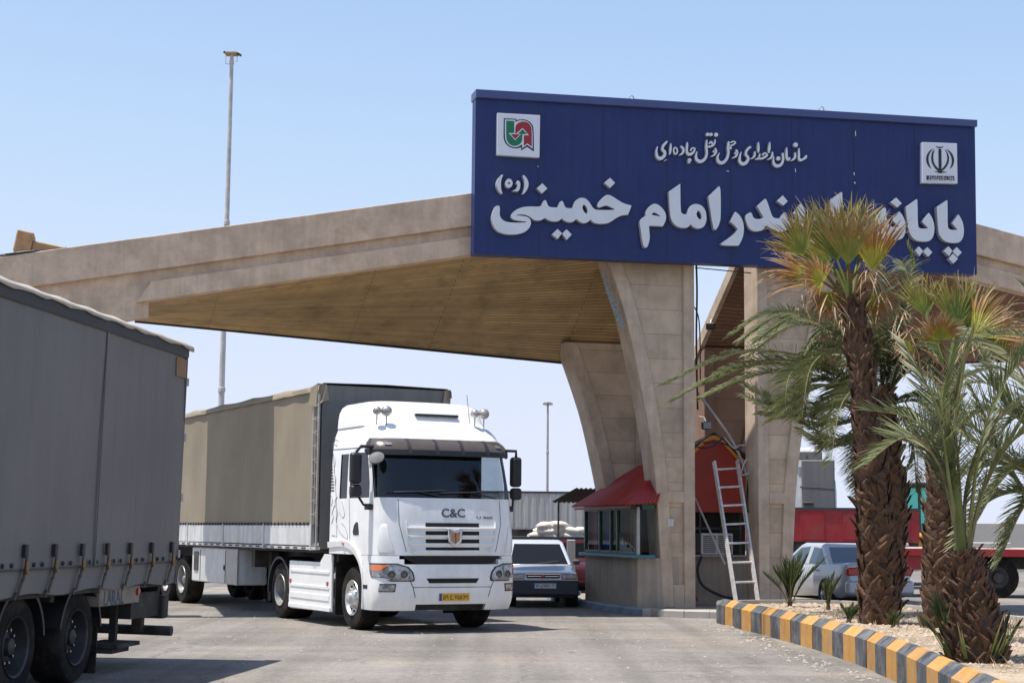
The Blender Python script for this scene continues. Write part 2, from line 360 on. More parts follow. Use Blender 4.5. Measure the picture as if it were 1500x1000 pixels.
# ------------------------------------------------------------------ ground
def ground_mat(name, base, sand, thr=.52, peb=.18):
    m = bpy.data.materials.new(name); m.use_nodes = True; t = m.node_tree; N = t.nodes; L = t.links; p = N['Principled BSDF']
    p.inputs['Roughness'].default_value = .95; p.inputs['Specular IOR Level'].default_value = .25
    tc = N.new('ShaderNodeTexCoord')
    def noise(s, d, r=.6, vec=None):
        n = N.new('ShaderNodeTexNoise'); n.inputs['Scale'].default_value = s; n.inputs['Detail'].default_value = d; n.inputs['Roughness'].default_value = r
        L.new(vec or tc.outputs['Object'], n.inputs[0]); return n.outputs['Fac']
    def ramp(f, a, b, lo, hi):
        r = N.new('ShaderNodeValToRGB'); r.color_ramp.elements[0].position = lo; r.color_ramp.elements[1].position = hi
        r.color_ramp.elements[0].color = (*a, 1); r.color_ramp.elements[1].color = (*b, 1); L.new(f, r.inputs[0]); return r.outputs[0]
    def mix(f, a, b, mode='MIX'):
        q = N.new('ShaderNodeMix'); q.data_type = 'RGBA'; q.blend_type = mode
        if f is None: q.inputs[0].default_value = 1
        else: L.new(f, q.inputs[0])
        L.new(a, q.inputs[6]); L.new(b, q.inputs[7]); return q.outputs[2]
    c = ramp(noise(.35, 9, .7), [x * .86 for x in base], [x * 1.14 for x in base], .3, .7)
    s = N.new('ShaderNodeRGB'); s.outputs[0].default_value = (*sand, 1)
    c = mix(ramp(noise(.22, 10, .72), (0, 0, 0), (.85,) * 3, thr, thr + .18), c, s.outputs[0])
    mp = N.new('ShaderNodeMapping'); mp.inputs['Scale'].default_value = (.12, 1.1, 1); mp.inputs['Rotation'].default_value = (0, 0, R(8)); L.new(tc.outputs['Object'], mp.inputs[0])
    c = mix(None, c, ramp(noise(.8, 6, .6, mp.outputs[0]), (.86,) * 3, (1.08,) * 3, .35, .65), 'MULTIPLY')
    c = mix(None, c, ramp(noise(38, 4, .7), (1 - peb,) * 3, (1 + peb,) * 3, .3, .7), 'MULTIPLY')
    c = mix(None, c, ramp(noise(9, 5, .75), (1 - peb * .7,) * 3, (1 + peb * .5,) * 3, .3, .62), 'MULTIPLY')
    c = mix(None, c, ramp(noise(.09, 4, .6), (.80,) * 3, (1.10,) * 3, .35, .65), 'MULTIPLY')
    c = mix(None, c, ramp(noise(1.9, 2, .5), (.62, .60, .58), (1, 1, 1), .24, .30), 'MULTIPLY')
    mt_ = N.new('ShaderNodeMapping'); mt_.inputs['Scale'].default_value = (2.2, .05, 1); mt_.inputs['Rotation'].default_value = (0, 0, R(-20)); L.new(tc.outputs['Object'], mt_.inputs[0])
    c = mix(None, c, ramp(noise(.7, 3, .5, mt_.outputs[0]), (.84,) * 3, (1.04,) * 3, .38, .55), 'MULTIPLY')
    v = N.new('ShaderNodeTexVoronoi'); v.feature = 'DISTANCE_TO_EDGE'; v.inputs['Scale'].default_value = .33
    dv = N.new('ShaderNodeVectorMath'); dv.operation = 'ADD'; nn = N.new('ShaderNodeTexNoise'); nn.inputs['Scale'].default_value = 1.2; nn.inputs['Detail'].default_value = 6
    L.new(tc.outputs['Object'], nn.inputs[0]); L.new(tc.outputs['Object'], dv.inputs[0]); L.new(nn.outputs['Color'], dv.inputs[1]); L.new(dv.outputs[0], v.inputs['Vector'])
    c = mix(None, c, ramp(v.outputs['Distance'], (.74,) * 3, (1, 1, 1), .001, .009), 'MULTIPLY')
    L.new(c, p.inputs['Base Color'])
    b = N.new('ShaderNodeBump'); b.inputs['Strength'].default_value = .5; b.inputs['Distance'].default_value = .02; L.new(noise(45, 5, .7), b.inputs['Height']); L.new(b.outputs[0], p.inputs['Normal'])
    return m
M['asphalt'] = ground_mat('dusty_asphalt', (.218, .198, .177), (.32, .27, .215), .50, .32)
M['soil'] = ground_mat('sandy_soil', (.40, .315, .225), (.31, .24, .17), .5, .3)
M['paving'] = ground_mat('dusty_concrete_paving', (.30, .27, .235), (.33, .29, .24), .5, .12)
g = MB(); g.add([(-1500, -300, 0), (1500, -300, 0), (1500, 3000, 0), (-1500, 3000, 0)], [(0, 1, 2, 3)])
tag(g.build('ground', M['asphalt']), kind='structure')
def slab_on_ground(name, pts, z, m, kind='structure'):
    b = MB(); n = len(pts); fr = (Vector((0, 0, 0)), Vector((1, 0, 0)), Vector((0, 1, 0)), Vector((0, 0, 1)))
    b.poly(pts, fr, -.05, z); return tag(b.build(name, m), kind=kind)
slab_on_ground('pavement', [(1.0, 40.5), (1.55, 37), (2.1, 34.4), (2.8, 32.55), (3.9, 32.2), (5.5, 31.8), (7.6, 33), (9.5, 37), (8.0, 40.5)], .148, M['paving'])
# pavement kerb stones (faded blue then bare)
KP = [(.9, 40.5), (1.45, 37), (2.0, 34.35), (2.73, 32.42), (3.9, 32.05), (5.5, 31.65)]
def walk(poly, step):
    P = [Vector((*p, 0)) for p in poly]; out = []; acc = 0; seg = []
    tot = 0
    for a, b in zip(P, P[1:]): seg.append((tot, a, b, (b - a).length)); tot += (b - a).length
    def pos(d):
        for s0, a, b, l in seg:
            if d <= s0 + l + 1e-6: return a + (b - a) * ((d - s0) / l)
        return P[-1]
    d = 0
    while d < tot - .05:
        out.append((pos(d), pos(min(d + step, tot)))); d += step
    return out
def kerb_block(name, a, b, width, h, m, label, group, chamf, gap=.006, z0=-.05, side=1):
    d = (b - a); L_ = d.length; d.normalize(); n = Vector((-d.y, d.x, 0)) * side
    prof = [(0, z0), (0, h - chamf), (chamf * 1.2, h), (width, h), (width, z0)]
    mb = MB(); r0 = []; r1 = []; j = lambda: random.uniform(-.012, .012); dj = j()
    for o, z in prof:
        r0.append(d * gap + n * (o + dj) + Vector((0, 0, z))); r1.append(d * (L_ - gap) + n * (o + dj * .4) + Vector((0, 0, z)))
    mid = [(p + q) / 2 for p, q in zip(r0, r1)]
    m0 = [p - d * .004 + (n * .0) for p in mid]; m1 = [p + d * .004 for p in mid]; gr = [p + n * .012 * (1 if i < 3 else 0) - Vector((0, 0, .008 if 1 <= i <= 3 else 0)) for i, p in enumerate(mid)]
    mb.loft([r0, m0, gr, m1, r1], 0, True, True)
    return tag(mb.build(name, m, loc=a), label, 'kerb', group)
for i, (a, b) in enumerate(walk(KP, 1.0)):
    if i < 8: kerb_block('kerb_stone', a, b, .14, .155, M['kblue'], 'low pavement kerb stone with faded blue paint, beside the ticket kiosk', 'blue kerb stones by the kiosk', .03)
    else: kerb_block('kerb_stone', a, b, .14, .155, M['kstone'], 'low bare worn pavement kerb stone in front of the gate pillar', 'bare kerb stones in front of the pillar', .03)
# planter: painted kerb round a bed of soil
PK = [(3.80, 30.5), (4.12, 27.2), (4.36, 24.0), (4.44, 21.0), (4.33, 18.4), (4.05, 15.0), (3.75, 11.5)]
PB = [(3.80, 30.5), (5.0, 31.3), (6.5, 31.0), (7.4, 28.5), (7.9, 25.8), (8.6, 21), (9.0, 11.5)]
slab_on_ground('soil', [(3.95, 30.3), (4.27, 27.2), (4.5, 24), (4.58, 21), (4.47, 18.4), (4.2, 15), (3.9, 11.5), (8.9, 11.5), (8.5, 21), (7.8, 25.8), (7.3, 28.4), (6.4, 30.9), (5.0, 31.15)], .34, M['soil'])
for i, (a, b) in enumerate(walk(PK, .66)):
    y = i % 2 == 1
    kerb_block('kerb_block', a, b, .17, .44, M['kyellow' if y else 'kblack'], ('yellow' if y else 'black') + ' painted kerb block edging the palm bed',
               ('yellow' if y else 'black') + ' kerb blocks along the palm bed', .10, side=1)
for i, (a, b) in enumerate(walk(PB, .9)):
    kerb_block('kerb_stone', a, b, .14, .41, M['kstone'], 'plain stone kerb block along the far edge of the palm bed', 'plain kerb blocks behind the palms', .03, side=-1)
# pebbles and clods on the soil
pb = MB()
def pebble(mb, c, r):
    vs = []; n = 6
    top = Vector(c) + Vector((0, 0, r * .7)); ring = [Vector(c) + Vector((math.cos(k * 2 * math.pi / n) * r * random.uniform(.7, 1.2), math.sin(k * 2 * math.pi / n) * r * random.uniform(.7, 1.2), random.uniform(-.1, .15) * r)) for k in range(n)]
    mb.add([top] + ring, [(0, 1 + k, 1 + (k + 1) % n) for k in range(n)])
for _ in range(2600):
    y = random.uniform(15.2, 31); x0 = 4.65; x1 = 8.3 - max(0, (y - 25)) * .2
    pebble(pb, (random.uniform(x0, x1), y, .342), random.choice([.012, .02, .03, .03, .05]) * random.uniform(.6, 1.2))
tag(pb.build('pebbles', mat('pebble_stone', (.42, .33, .25), .9, var=.3, scale=9), recalc=False), 'scattered pebbles and clods on the sandy palm bed', 'pebbles', kind='stuff')
pb = MB()
for _ in range(700):
    y = random.uniform(18, 40); x = random.uniform(-6, 4.0)
    pebble(pb, (x, y, .002), random.choice([.008, .012, .02]) * random.uniform(.7, 1.4))
for _ in range(260):
    t = random.random(); y = 18.6 + t * 12; x = 4.2 - t * .3 - abs(random.gauss(0, .25))
    pebble(pb, (x, y, .002), random.choice([.01, .02, .03]) * random.uniform(.7, 1.4))
tag(pb.build('gravel', mat('road_gravel', (.33, .29, .25), .9, var=.35, scale=9), recalc=False), 'loose grit lying on the dusty asphalt', 'gravel', kind='stuff')

# ------------------------------------------------------------------ gate
GS = .91                                                     # the builder's units -> metres
GP = Vector((3.78, 33.3, .1485)); GU = Vector((.973, .231, 0)).normalized(); GV = Vector((-GU.y, GU.x, 0)); GRZ = math.atan2(GU.y, GU.x)
PROF = crom([(0, .76), (1.33, .83), (2.98, .95), (4.49, 1.19), (6.15, 1.55), (7.0, 1.80), (7.55, 2.0), (8.3, 2.3)], 5)
PROF_R = crom([(0, .80), (1.33, .88), (2.36, .98), (2.9, 1.08), (4.4, 1.43), (5.7, 1.88), (6.5, 2.2), (8.3, 2.9)], 5)
def prof(w_, PROF_F=PROF):
    if w_ <= PROF_F[0][0]: return PROF_F[0][1]
    for (a, xa), (b, xb) in zip(PROF_F, PROF_F[1:]):
        if a <= w_ <= b: return xa + (xb - xa) * (w_ - a) / max(1e-6, b - a)
    return PROF_F[-1][1]
def wf(t): return 8.6 - .189 * t
def wr(t): return 5.7 + .062 * t
def gate_half(inner, sgn, label, soff, rearm, tmax_band, tmax=12.25):
    "inner: u of the inner edge; sgn: +1 grows to the right, -1 to the left"
    root = thing('gate_canopy', label, 'gate canopy', GP, GRZ); root.scale = (GS,) * 3
    U = lambda t: inner + sgn * t
    # fascia: upper band, recess, lower band
    def band(mb, t0, t1, top, bot, v0, v1, skew0=0, skew1=0):
        rs = []
        for t, sk in ((t0, skew0), (t1, skew1)):
            rs.append([(U(t), v0, bot(t)), (U(t + sk), v0, top(t + sk)), (U(t + sk), v1, top(t + sk)), (U(t), v1, bot(t))])
        mb.loft(rs, 0, True, True)
    up = MB(); band(up, 0, tmax_band, lambda t: 9.97 - .191 * t, lambda t: 9.23 - .189 * t, -.16, .2); up.build('fascia', M['fascia'], root, bevel=.015)
    lo = MB(); band(lo, 0, tmax, lambda t: 8.99 - .189 * t, lambda t: wf(t) - .01, -.16, .2, 0, -.28)
    band(lo, 0, tmax_band, lambda t: 9.235 - .189 * t, lambda t: 8.985 - .189 * t, -.02, .18)
    band(lo, tmax - .25, tmax_band, lambda t: 8.99 - .189 * t, lambda t: wf(t) - .35, -.015, .19)
    lo.build('lower_fascia', M['fascia'], root, bevel=.012)
    # warped soffit with its slab
    nu, nv = 26, 8; s = MB(); slab = MB()
    def P(t, k, lift=0): return (U(t), .2 + k * 4.3, wf(t) * (1 - k) + wr(t) * k + lift)
    g0 = [[P(tmax * i / nu, j / nv) for j in range(nv + 1)] for i in range(nu + 1)]
    b = s.add([p for r in g0 for p in r], [(i * (nv + 1) + j, (i + 1) * (nv + 1) + j, (i + 1) * (nv + 1) + j + 1, i * (nv + 1) + j + 1) for i in range(nu) for j in range(nv)])
    s.build('soffit', soff, root, smooth=40)
    rs = []
    for i in range(nu + 1):
        t = tmax * i / nu
        rs.append([(U(t), .2 + k * 4.3, wf(t) * (1 - k) + wr(t) * k + .01) for k in [q / nv for q in range(nv + 1)]]
                  + [(U(t), 4.53, wr(t) + .0), (U(t), 4.53, wr(t) + .22)] + [(U(t), .2 + k * 4.3, wf(t) * (1 - k) + wr(t) * k + .22) for k in [q / nv for q in range(nv, -1, -1)]])
    slab.loft(rs, 0, True, True); slab.build('roof_slab', M['fascia'], root)
    e = MB(); e.tube([(U(tmax * i / 12), 4.5, wr(tmax * i / 12) - .01) for i in range(13)], .035, 6); e.build('drip_edge', M['dark'], root)
    # inner end beam
    ib = MB(); rs = []
    for k in [q / 8 for q in range(9)]:
        z = wf(0) * (1 - k) + wr(0) * k; v = .2 + k * 4.3
        rs.append([(U(-.04), v, z - .05), (U(.07), v, z - .05), (U(.07), v, z + .3), (U(-.04), v, z + .3)])
    ib.loft(rs, 0, True, True); ib.build('end_beam', M['concrete'], root, bevel=.01)
    # pillars
    def pillar(edge, s2, v0, depth, topf, face, name='pillar', PF=PROF):
        X = lambda x: edge + s2 * x; prof = lambda z: globals()['prof'](z, PF)
        zs = [q * .42 for q in range(21)]; body = MB(); rs = []
        zs = [z for z in zs if z < topf(prof(z))] ; ztop = topf(prof(zs[-1])); zs.append(ztop)
        for z in zs:
            x = prof(z) - .04
            rs.append([(X(.03), v0 + .07, z), (X(x), v0 + .07, z), (X(x), v0 + depth - .05, z), (X(.03), v0 + depth - .05, z)])
        body.loft(rs, 0, True, True); p = body.build(name, face, root)
        rib = MB(); rs = []
        for z in zs:
            x = prof(z); wd = .26 + .008 * z
            rs.append([(X(x - wd), v0, z), (X(x), v0, z), (X(x), v0 + depth, z), (X(x - wd), v0 + depth, z)])
        rib.loft(rs, 0, True, True)
        zt = min(ztop, topf(0))
        rib.box(min(X(0), X(.26)), max(X(0), X(.26)), v0, v0 + depth, -.02, zt)
        for z0, z1 in ((2.30, 2.55), (-.02, .50)):
            rs = []
            for z in (z0, z1): rs.append([(X(.258), v0 + .006, z), (X(prof(z) - .26), v0 + .006, z), (X(prof(z) - .26), v0 + .3, z), (X(.258), v0 + .3, z)])
            rib.loft(rs, 0, True, True)
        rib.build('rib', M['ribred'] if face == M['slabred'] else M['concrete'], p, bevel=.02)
        return p
    pf = pillar(inner, sgn, 0.0, .8, lambda x: wf(x) + .15, M['slab'])
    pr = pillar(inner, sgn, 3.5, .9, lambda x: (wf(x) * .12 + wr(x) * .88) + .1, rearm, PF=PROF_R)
    pe = pillar(inner + sgn * 14.3, -sgn, 0.0, .8, lambda x: wf(14.3 - x) + .15, M['slab'])
    return root, pf, U
gl, pfl, UL = gate_half(-.05, -1, 'left canopy of the concrete gate, with curved pillars and a golden board soffit', M['soffit'], M['slab'], 15.1)
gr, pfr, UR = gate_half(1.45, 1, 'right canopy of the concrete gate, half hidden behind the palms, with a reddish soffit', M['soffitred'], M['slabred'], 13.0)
def gate_w(u, v, w_): return GP + (GU * u + GV * v + Vector((0, 0, w_))) * GS
# torn paper on the left pillar, mosaic patch, little floodlight under the roof
pp = MB(); pp.box(-.70, -.56, -.012, -.004, 1.78, 1.94); pp.build('paper_notice', M['poster'], pfl)

# ------------------------------------------------------------------ sign board
SV = -.5                                                     # face of the board, in front of the gate
SO = GP + GV * SV * GS
def s2(px, py, lift=0.0):
    "photo pixel -> (u, w) on the sign face"
    q = on_plane(px, py, SO - GV * lift * GS, GV) - SO; return (q.dot(GU) / GS, q.z / GS)
sroot = thing('sign_board', 'long blue gate sign with raised white lettering and two square emblems, above the pillars', 'sign', tuple(GP), GRZ); sroot.scale = (GS,) * 3
FR = lambda v: (Vector((0, v, 0)), Vector((1, 0, 0)), Vector((0, 0, 1)), Vector((0, -1, 0)))
cor = [s2(697, 143), s2(1428, 186), s2(1431, 402), s2(694, 372)]
b = MB(); b.poly(cor, FR(SV), -.34, 0)
panel = b.build('panel', M['blue'], sroot)
b = MB()
for xt, xb in ((790, 789), (884, 882), (977, 977), (1070, 1072), (1160, 1163), (1250, 1254), (1340, 1343)):
    f = (xt - 697) / 731
    p0 = s2(xt, 143 + 43 * f + 1); p1 = s2(xb, 371 + 30 * f)
    b.poly([(p0[0] - .012, p0[1]), (p0[0] + .012, p0[1]), (p1[0] + .012, p1[1]), (p1[0] - .012, p1[1])], FR(SV), .001, .006)
b.build('panel_seam', mat('seam_dark_blue', (.012, .02, .08), .5), panel)
b = MB(); c0, c1 = s2(696, 132), s2(1429, 177); c2, c3 = s2(1429, 187), s2(696, 144)
b.poly([c0, c1, c2, c3], FR(SV), -.42, .09); b.build('top_flashing', M['bluecap'], sroot, bevel=.01)
b = MB()
for px, py in ((927, 145), (1206, 161)):
    u_, w_ = s2(px, py); b.tube([(u_ + .06 * math.cos(a), SV + .1, w_ + .02 + .08 * math.sin(a)) for a in [math.pi * k / 8 - .4 for k in range(0, 11)]], .012, 6)
b.build('lifting_ring', M['galv'], sroot)
b = MB()
for u_ in (-4.6, -2.2, -.2, 1.4, 3.6, 6.2): b.box(u_ - .06, u_ + .06, SV + .35, .0, 7.9, 8.02); b.box(u_ - .06, u_ + .06, SV + .35, 0, 9.3 - abs(u_ - .6) * .12, 9.42 - abs(u_ - .6) * .12)
b.build('mounting_bracket', M['galv'], sroot)

LIFT = .13
def crop(x0, y0, s): return lambda p: s2(x0 + p[0] / s, y0 + p[1] / s, LIFT)
c1_ = crop(710, 250, 10); c2_ = crop(800, 255, 10); c3_ = crop(925, 265, 10); c4_ = crop(1020, 270, 10); c5_ = crop(1090, 270, 10); c6_ = crop(1280, 280, 10); c7_ = crop(1340, 355, 16.667)
LET = []
def letter(f, pts, holes=(), th=LIFT, sm=True):
    o = [f(p) for p in (chaikin(pts) if sm else pts)]; hs = [[f(p) for p in (chaikin(h) if sm else h)] for h in holes]
    mb = MB(); mb.poly(o, FR(SV), .002, th, 0, hs, 1); mb.build('letter', [M['letter'], M['letterside']], sroot)
dots = lambda f, *ds: [letter(f, d, (), LIFT, False) for d in ds]
letter(c1_, [(272, 62), (245, 60), (200, 110), (175, 170), (172, 215), (185, 265), (215, 315), (245, 338), (262, 338), (245, 290), (238, 235), (238, 175), (248, 120), (262, 85)])
letter(c1_, [(350, 115), (385, 125), (408, 160), (410, 200), (392, 235), (358, 255), (322, 245), (300, 215), (298, 175), (318, 135)], [[(338, 170), (378, 178), (370, 200), (343, 194)]])
letter(c1_, [(485, 140), (515, 160), (524, 210), (515, 270), (488, 305), (405, 300), (455, 270), (480, 235), (478, 200), (458, 182), (462, 168)])
letter(c1_, [(553, 70), (580, 68), (620, 115), (643, 170), (643, 220), (625, 275), (590, 325), (565, 345), (547, 342), (568, 290), (582, 230), (582, 165), (570, 115)])
dots(c1_, [(845, 185), (918, 262), (840, 335), (762, 258)])
letter(c1_, [(185, 510), (215, 518), (224, 560), (218, 620), (225, 670), (250, 710), (290, 740), (350, 757), (480, 762), (606, 757), (610, 746), (520, 738), (440, 725), (395, 700), (382, 665), (400, 620), (460, 572), (540, 537), (650, 523), (760, 528), (825, 520),
             (855, 450), (880, 430), (905, 445), (920, 500), (950, 535), (1065, 540), (1095, 465), (1122, 443), (1150, 455), (1162, 500), (1185, 542), (1240, 552), (1290, 545), (1310, 480), (1340, 430), (1390, 400), (1440, 396), (1490, 415), (1540, 470), (1580, 540), (1620, 570), (1680, 577),
             (1860, 577), (1910, 566), (1800, 512), (1760, 512), (1710, 532), (1675, 542), (1655, 520), (1665, 470), (1710, 415), (1770, 360), (1815, 352), (1870, 375), (1960, 435), (2030, 478), (2152, 512), (2100, 645), (2010, 652), (1930, 690), (1850, 750), (1780, 775), (1690, 780), (1600, 765), (1550, 716),
             (1510, 755), (1460, 772), (1400, 755), (1340, 706), (1305, 745), (1250, 760), (1180, 740), (1132, 700), (1085, 738), (1020, 748), (930, 725), (885, 690), (825, 730), (735, 730), (690, 697), (640, 662), (580, 642), (480, 643), (465, 655), (540, 660), (620, 672), (668, 710), (682, 770), (650, 850), (570, 910), (450, 935), (330, 935), (200, 900), (125, 820), (100, 690), (130, 580), (160, 522)],
       [[(1445, 500), (1475, 505), (1500, 550), (1510, 600), (1495, 630), (1470, 620), (1440, 580), (1430, 535)]])
dots(c2_, [(937, 55), (1010, 130), (937, 203), (852, 128)], [(168, 803), (232, 866), (170, 950), (85, 883)], [(300, 810), (375, 885), (303, 962), (234, 870)])
letter(c3_, [(340, 332), (390, 345), (450, 395), (495, 460), (510, 520), (500, 590), (460, 665), (258, 655), (262, 740), (270, 830), (255, 910), (230, 970), (200, 978), (180, 960), (160, 880), (140, 720), (118, 605), (150, 545), (212, 510), (212, 460), (240, 400), (290, 350)], [[(290, 492), (325, 462), (360, 470), (432, 520), (400, 518), (340, 507)]])
letter(c3_, [(550, 155), (715, 42), (720, 440), (740, 478), (775, 490), (808, 488), (830, 420), (870, 360), (920, 337), (980, 340), (1040, 370), (1085, 430), (1100, 520), (1098, 590), (1070, 660), (1030, 690), (990, 700), (930, 688), (890, 660), (865, 635), (830, 680), (780, 690), (700, 680), (630, 640), (590, 580), (570, 510)],
       [[(980, 432), (1010, 460), (1030, 520), (1022, 560), (990, 560), (960, 520), (950, 470)]])
letter(c3_, [(1128, 230), (1282, 80), (1300, 100), (1308, 200), (1308, 540), (1290, 620), (1260, 690), (1230, 718), (1200, 700)])
RE = [(575, 402), (640, 455), (685, 540), (700, 640), (690, 740), (665, 820), (620, 897), (400, 897), (355, 870), (470, 790), (560, 720), (608, 655), (560, 600), (498, 548)]
letter(c4_, RE)
letter(c4_, [(790, 410), (815, 425), (830, 480), (860, 505), (920, 510), (970, 495), (985, 480), (890, 322), (1010, 212), (1035, 235), (1100, 440), (1130, 490), (1180, 500), (1230, 498), (1265, 430), (1300, 408), (1330, 440), (1355, 500), (1400, 512), (1500, 514), (1510, 490), (1420, 428), (1530, 285), (1580, 360), (1610, 450), (1605, 560), (1580, 640), (1500, 690), (1430, 700), (1380, 668), (1330, 660), (1300, 682), (1250, 697), (1180, 695), (1110, 680), (1060, 620), (1028, 600), (990, 650), (930, 685), (850, 690), (780, 655), (740, 580), (722, 500), (735, 440)])
dots(c4_, [(1270, 165), (1340, 250), (1275, 310), (1185, 245)], [(1540, 735), (1610, 815), (1545, 885), (1460, 805)])
letter(c5_, [(p[0] + 480, p[1] + 40) for p in RE])
letter(c5_, [(1262, 225), (1430, 112), (1440, 130), (1442, 500), (1460, 545), (1500, 560), (1600, 560), (1520, 470), (1620, 350), (1670, 430), (1695, 520), (1695, 610), (1670, 690), (1600, 745), (1480, 745), (1390, 710), (1330, 640), (1305, 560)])
dots(c5_, [(1500, 790), (1575, 870), (1505, 940), (1425, 865)])
letter(c6_, [(922, 230), (1070, 132), (1080, 145), (1082, 520), (1100, 555), (1140, 568), (1228, 568), (1145, 468), (1240, 340), (1290, 420), (1318, 520), (1320, 620), (1300, 700), (1260, 745), (1210, 760), (1100, 755), (1020, 720), (965, 650), (945, 580)])
letter(c6_, [(472, 230), (630, 118), (640, 140), (645, 500), (665, 540), (700, 550), (800, 545), (705, 448), (810, 320), (855, 390), (885, 480), (890, 580), (870, 670), (830, 720), (780, 740), (650, 735), (570, 690), (525, 610), (500, 520)])
letter(c6_, [(375, 295), (420, 350), (460, 440), (470, 540), (455, 640), (410, 700), (340, 715), (250, 712), (180, 672), (100, 715), (20, 700), (-40, 640), (-60, 560), (-20, 450), (40, 345), (160, 240), (182, 258), (180, 360), (200, 470), (250, 525), (372, 523), (278, 430)], [[(60, 480), (110, 520), (80, 590), (20, 570)]])
dots(c6_, [(330, 97), (410, 178), (345, 240), (250, 165)])
dots(c7_, [(825, 97), (920, 205), (840, 335), (705, 205)], [(1025, 115), (1150, 245), (1045, 350), (925, 225)], [(935, 270), (1055, 400), (945, 515), (825, 395)], [(100, 97), (205, 205), (120, 335), (10, 200)], [(310, 115), (430, 240), (330, 350), (205, 225)])
# upper line: calligraphic strokes of changing width
def stroke(mb, pts, f0, s, th=.09):
    P = crom(pts, 4) if len(pts) > 2 else pts
    L_ = []; R_ = []
    for i, p in enumerate(P):
        a = P[max(0, i - 1)]; c = P[min(len(P) - 1, i + 1)]; dx, dy = c[0] - a[0], c[1] - a[1]; l = math.hypot(dx, dy) or 1; nx, ny = -dy / l, dx / l; h = p[2] / 2
        L_.append((p[0] + nx * h, p[1] + ny * h)); R_.append((p[0] - nx * h, p[1] - ny * h))
    n = len(P); fr = FR(SV); o, ex, ey, en = fr
    vs = []
    for d in (.001, th):
        for q in L_ + R_:
            u_, w_ = f0(q); vs.append(o + ex * u_ + ey * w_ + en * d)
    fs = []; ms = []
    for i in range(n - 1):
        fs.append((2 * n + i, 2 * n + i + 1, 3 * n + i + 1, 3 * n + i)); ms.append(0)
        fs.append((i, i + 1, 2 * n + i + 1, 2 * n + i)); ms.append(1); fs.append((n + i, n + i + 1, 3 * n + i + 1, 3 * n + i)); ms.append(1)
    fs.append((0, n, 3 * n, 2 * n)); ms.append(1); fs.append((n - 1, 2 * n - 1, 4 * n - 1, 3 * n - 1)); ms.append(1)
    b_ = len(mb.v); mb.v += [tuple(v) for v in vs]
    for f, m_ in zip(fs, ms): mb.f.append(tuple(b_ + i for i in f)); mb.m.append(m_)
def small(f, strokes, dts=()):
    for st in strokes:
        mb = MB(); stroke(mb, st, f, 12.5); mb.build('letter', [M['letter'], M['letterside']], sroot)
    for x, y, r_ in dts:
        mb = MB(); mb.poly([f((x + r_ * math.cos(a), y + r_ * math.sin(a))) for a in [k * math.pi / 4 for k in range(8)]], FR(SV), .001, .09, 0, (), 1); mb.build('letter', [M['letter'], M['letterside']], sroot)
k7 = lambda p: s2(950 + p[0] / 12.5, 185 + p[1] / 12.5, .09); k8 = lambda p: s2(1065 + p[0] / 12.5, 185 + p[1] / 12.5, .09)
small(k7, [[(168, 370, 14), (150, 430, 30), (148, 500, 40), (165, 560, 52), (210, 590, 62), (260, 570, 60), (300, 520, 50), (290, 460, 55), (255, 430, 40), (270, 360, 45), (310, 310, 42), (345, 275, 24)],
           [(290, 637, 12), (310, 622, 14), (335, 608, 10)], [(410, 315, 20), (405, 400, 40), (395, 490, 32), (378, 518, 12)],
           [(490, 385, 26), (525, 420, 26), (525, 480, 30), (490, 510, 26), (465, 470, 26), (465, 415, 26), (490, 385, 26)], [(590, 365, 30), (630, 400, 40), (640, 460, 38), (610, 505, 34), (565, 525, 16)],
           [(712, 290, 16), (708, 360, 40), (700, 440, 40), (715, 495, 46), (760, 515, 52), (820, 480, 40), (850, 410, 24), (800, 400, 26), (770, 450, 30)],
           [(890, 465, 14), (870, 540, 40), (885, 610, 52), (945, 645, 58), (1010, 620, 52), (1055, 560, 42), (1070, 480, 38), (1060, 380, 38), (1070, 250, 24)],
           [(1070, 370, 34), (1120, 375, 36), (1180, 350, 36), (1215, 300, 30), (1220, 240, 16)], [(1105, 325, 24), (1150, 285, 34), (1170, 335, 24)],
           [(1215, 400, 26), (1240, 450, 36), (1220, 510, 34), (1180, 540, 26), (1140, 552, 10)], [(1185, 445, 30), (1205, 470, 34), (1235, 460, 30)],
           [(1300, 490, 14), (1265, 560, 36), (1280, 640, 52), (1340, 670, 58), (1400, 640, 50), (1445, 570, 46), (1465, 480, 40), (1460, 400, 46), (1470, 280, 30)]],
      [(752, 620, 36), (745, 655, 26), (1085, 150, 34), (1145, 150, 32), (1240, 155, 38)])
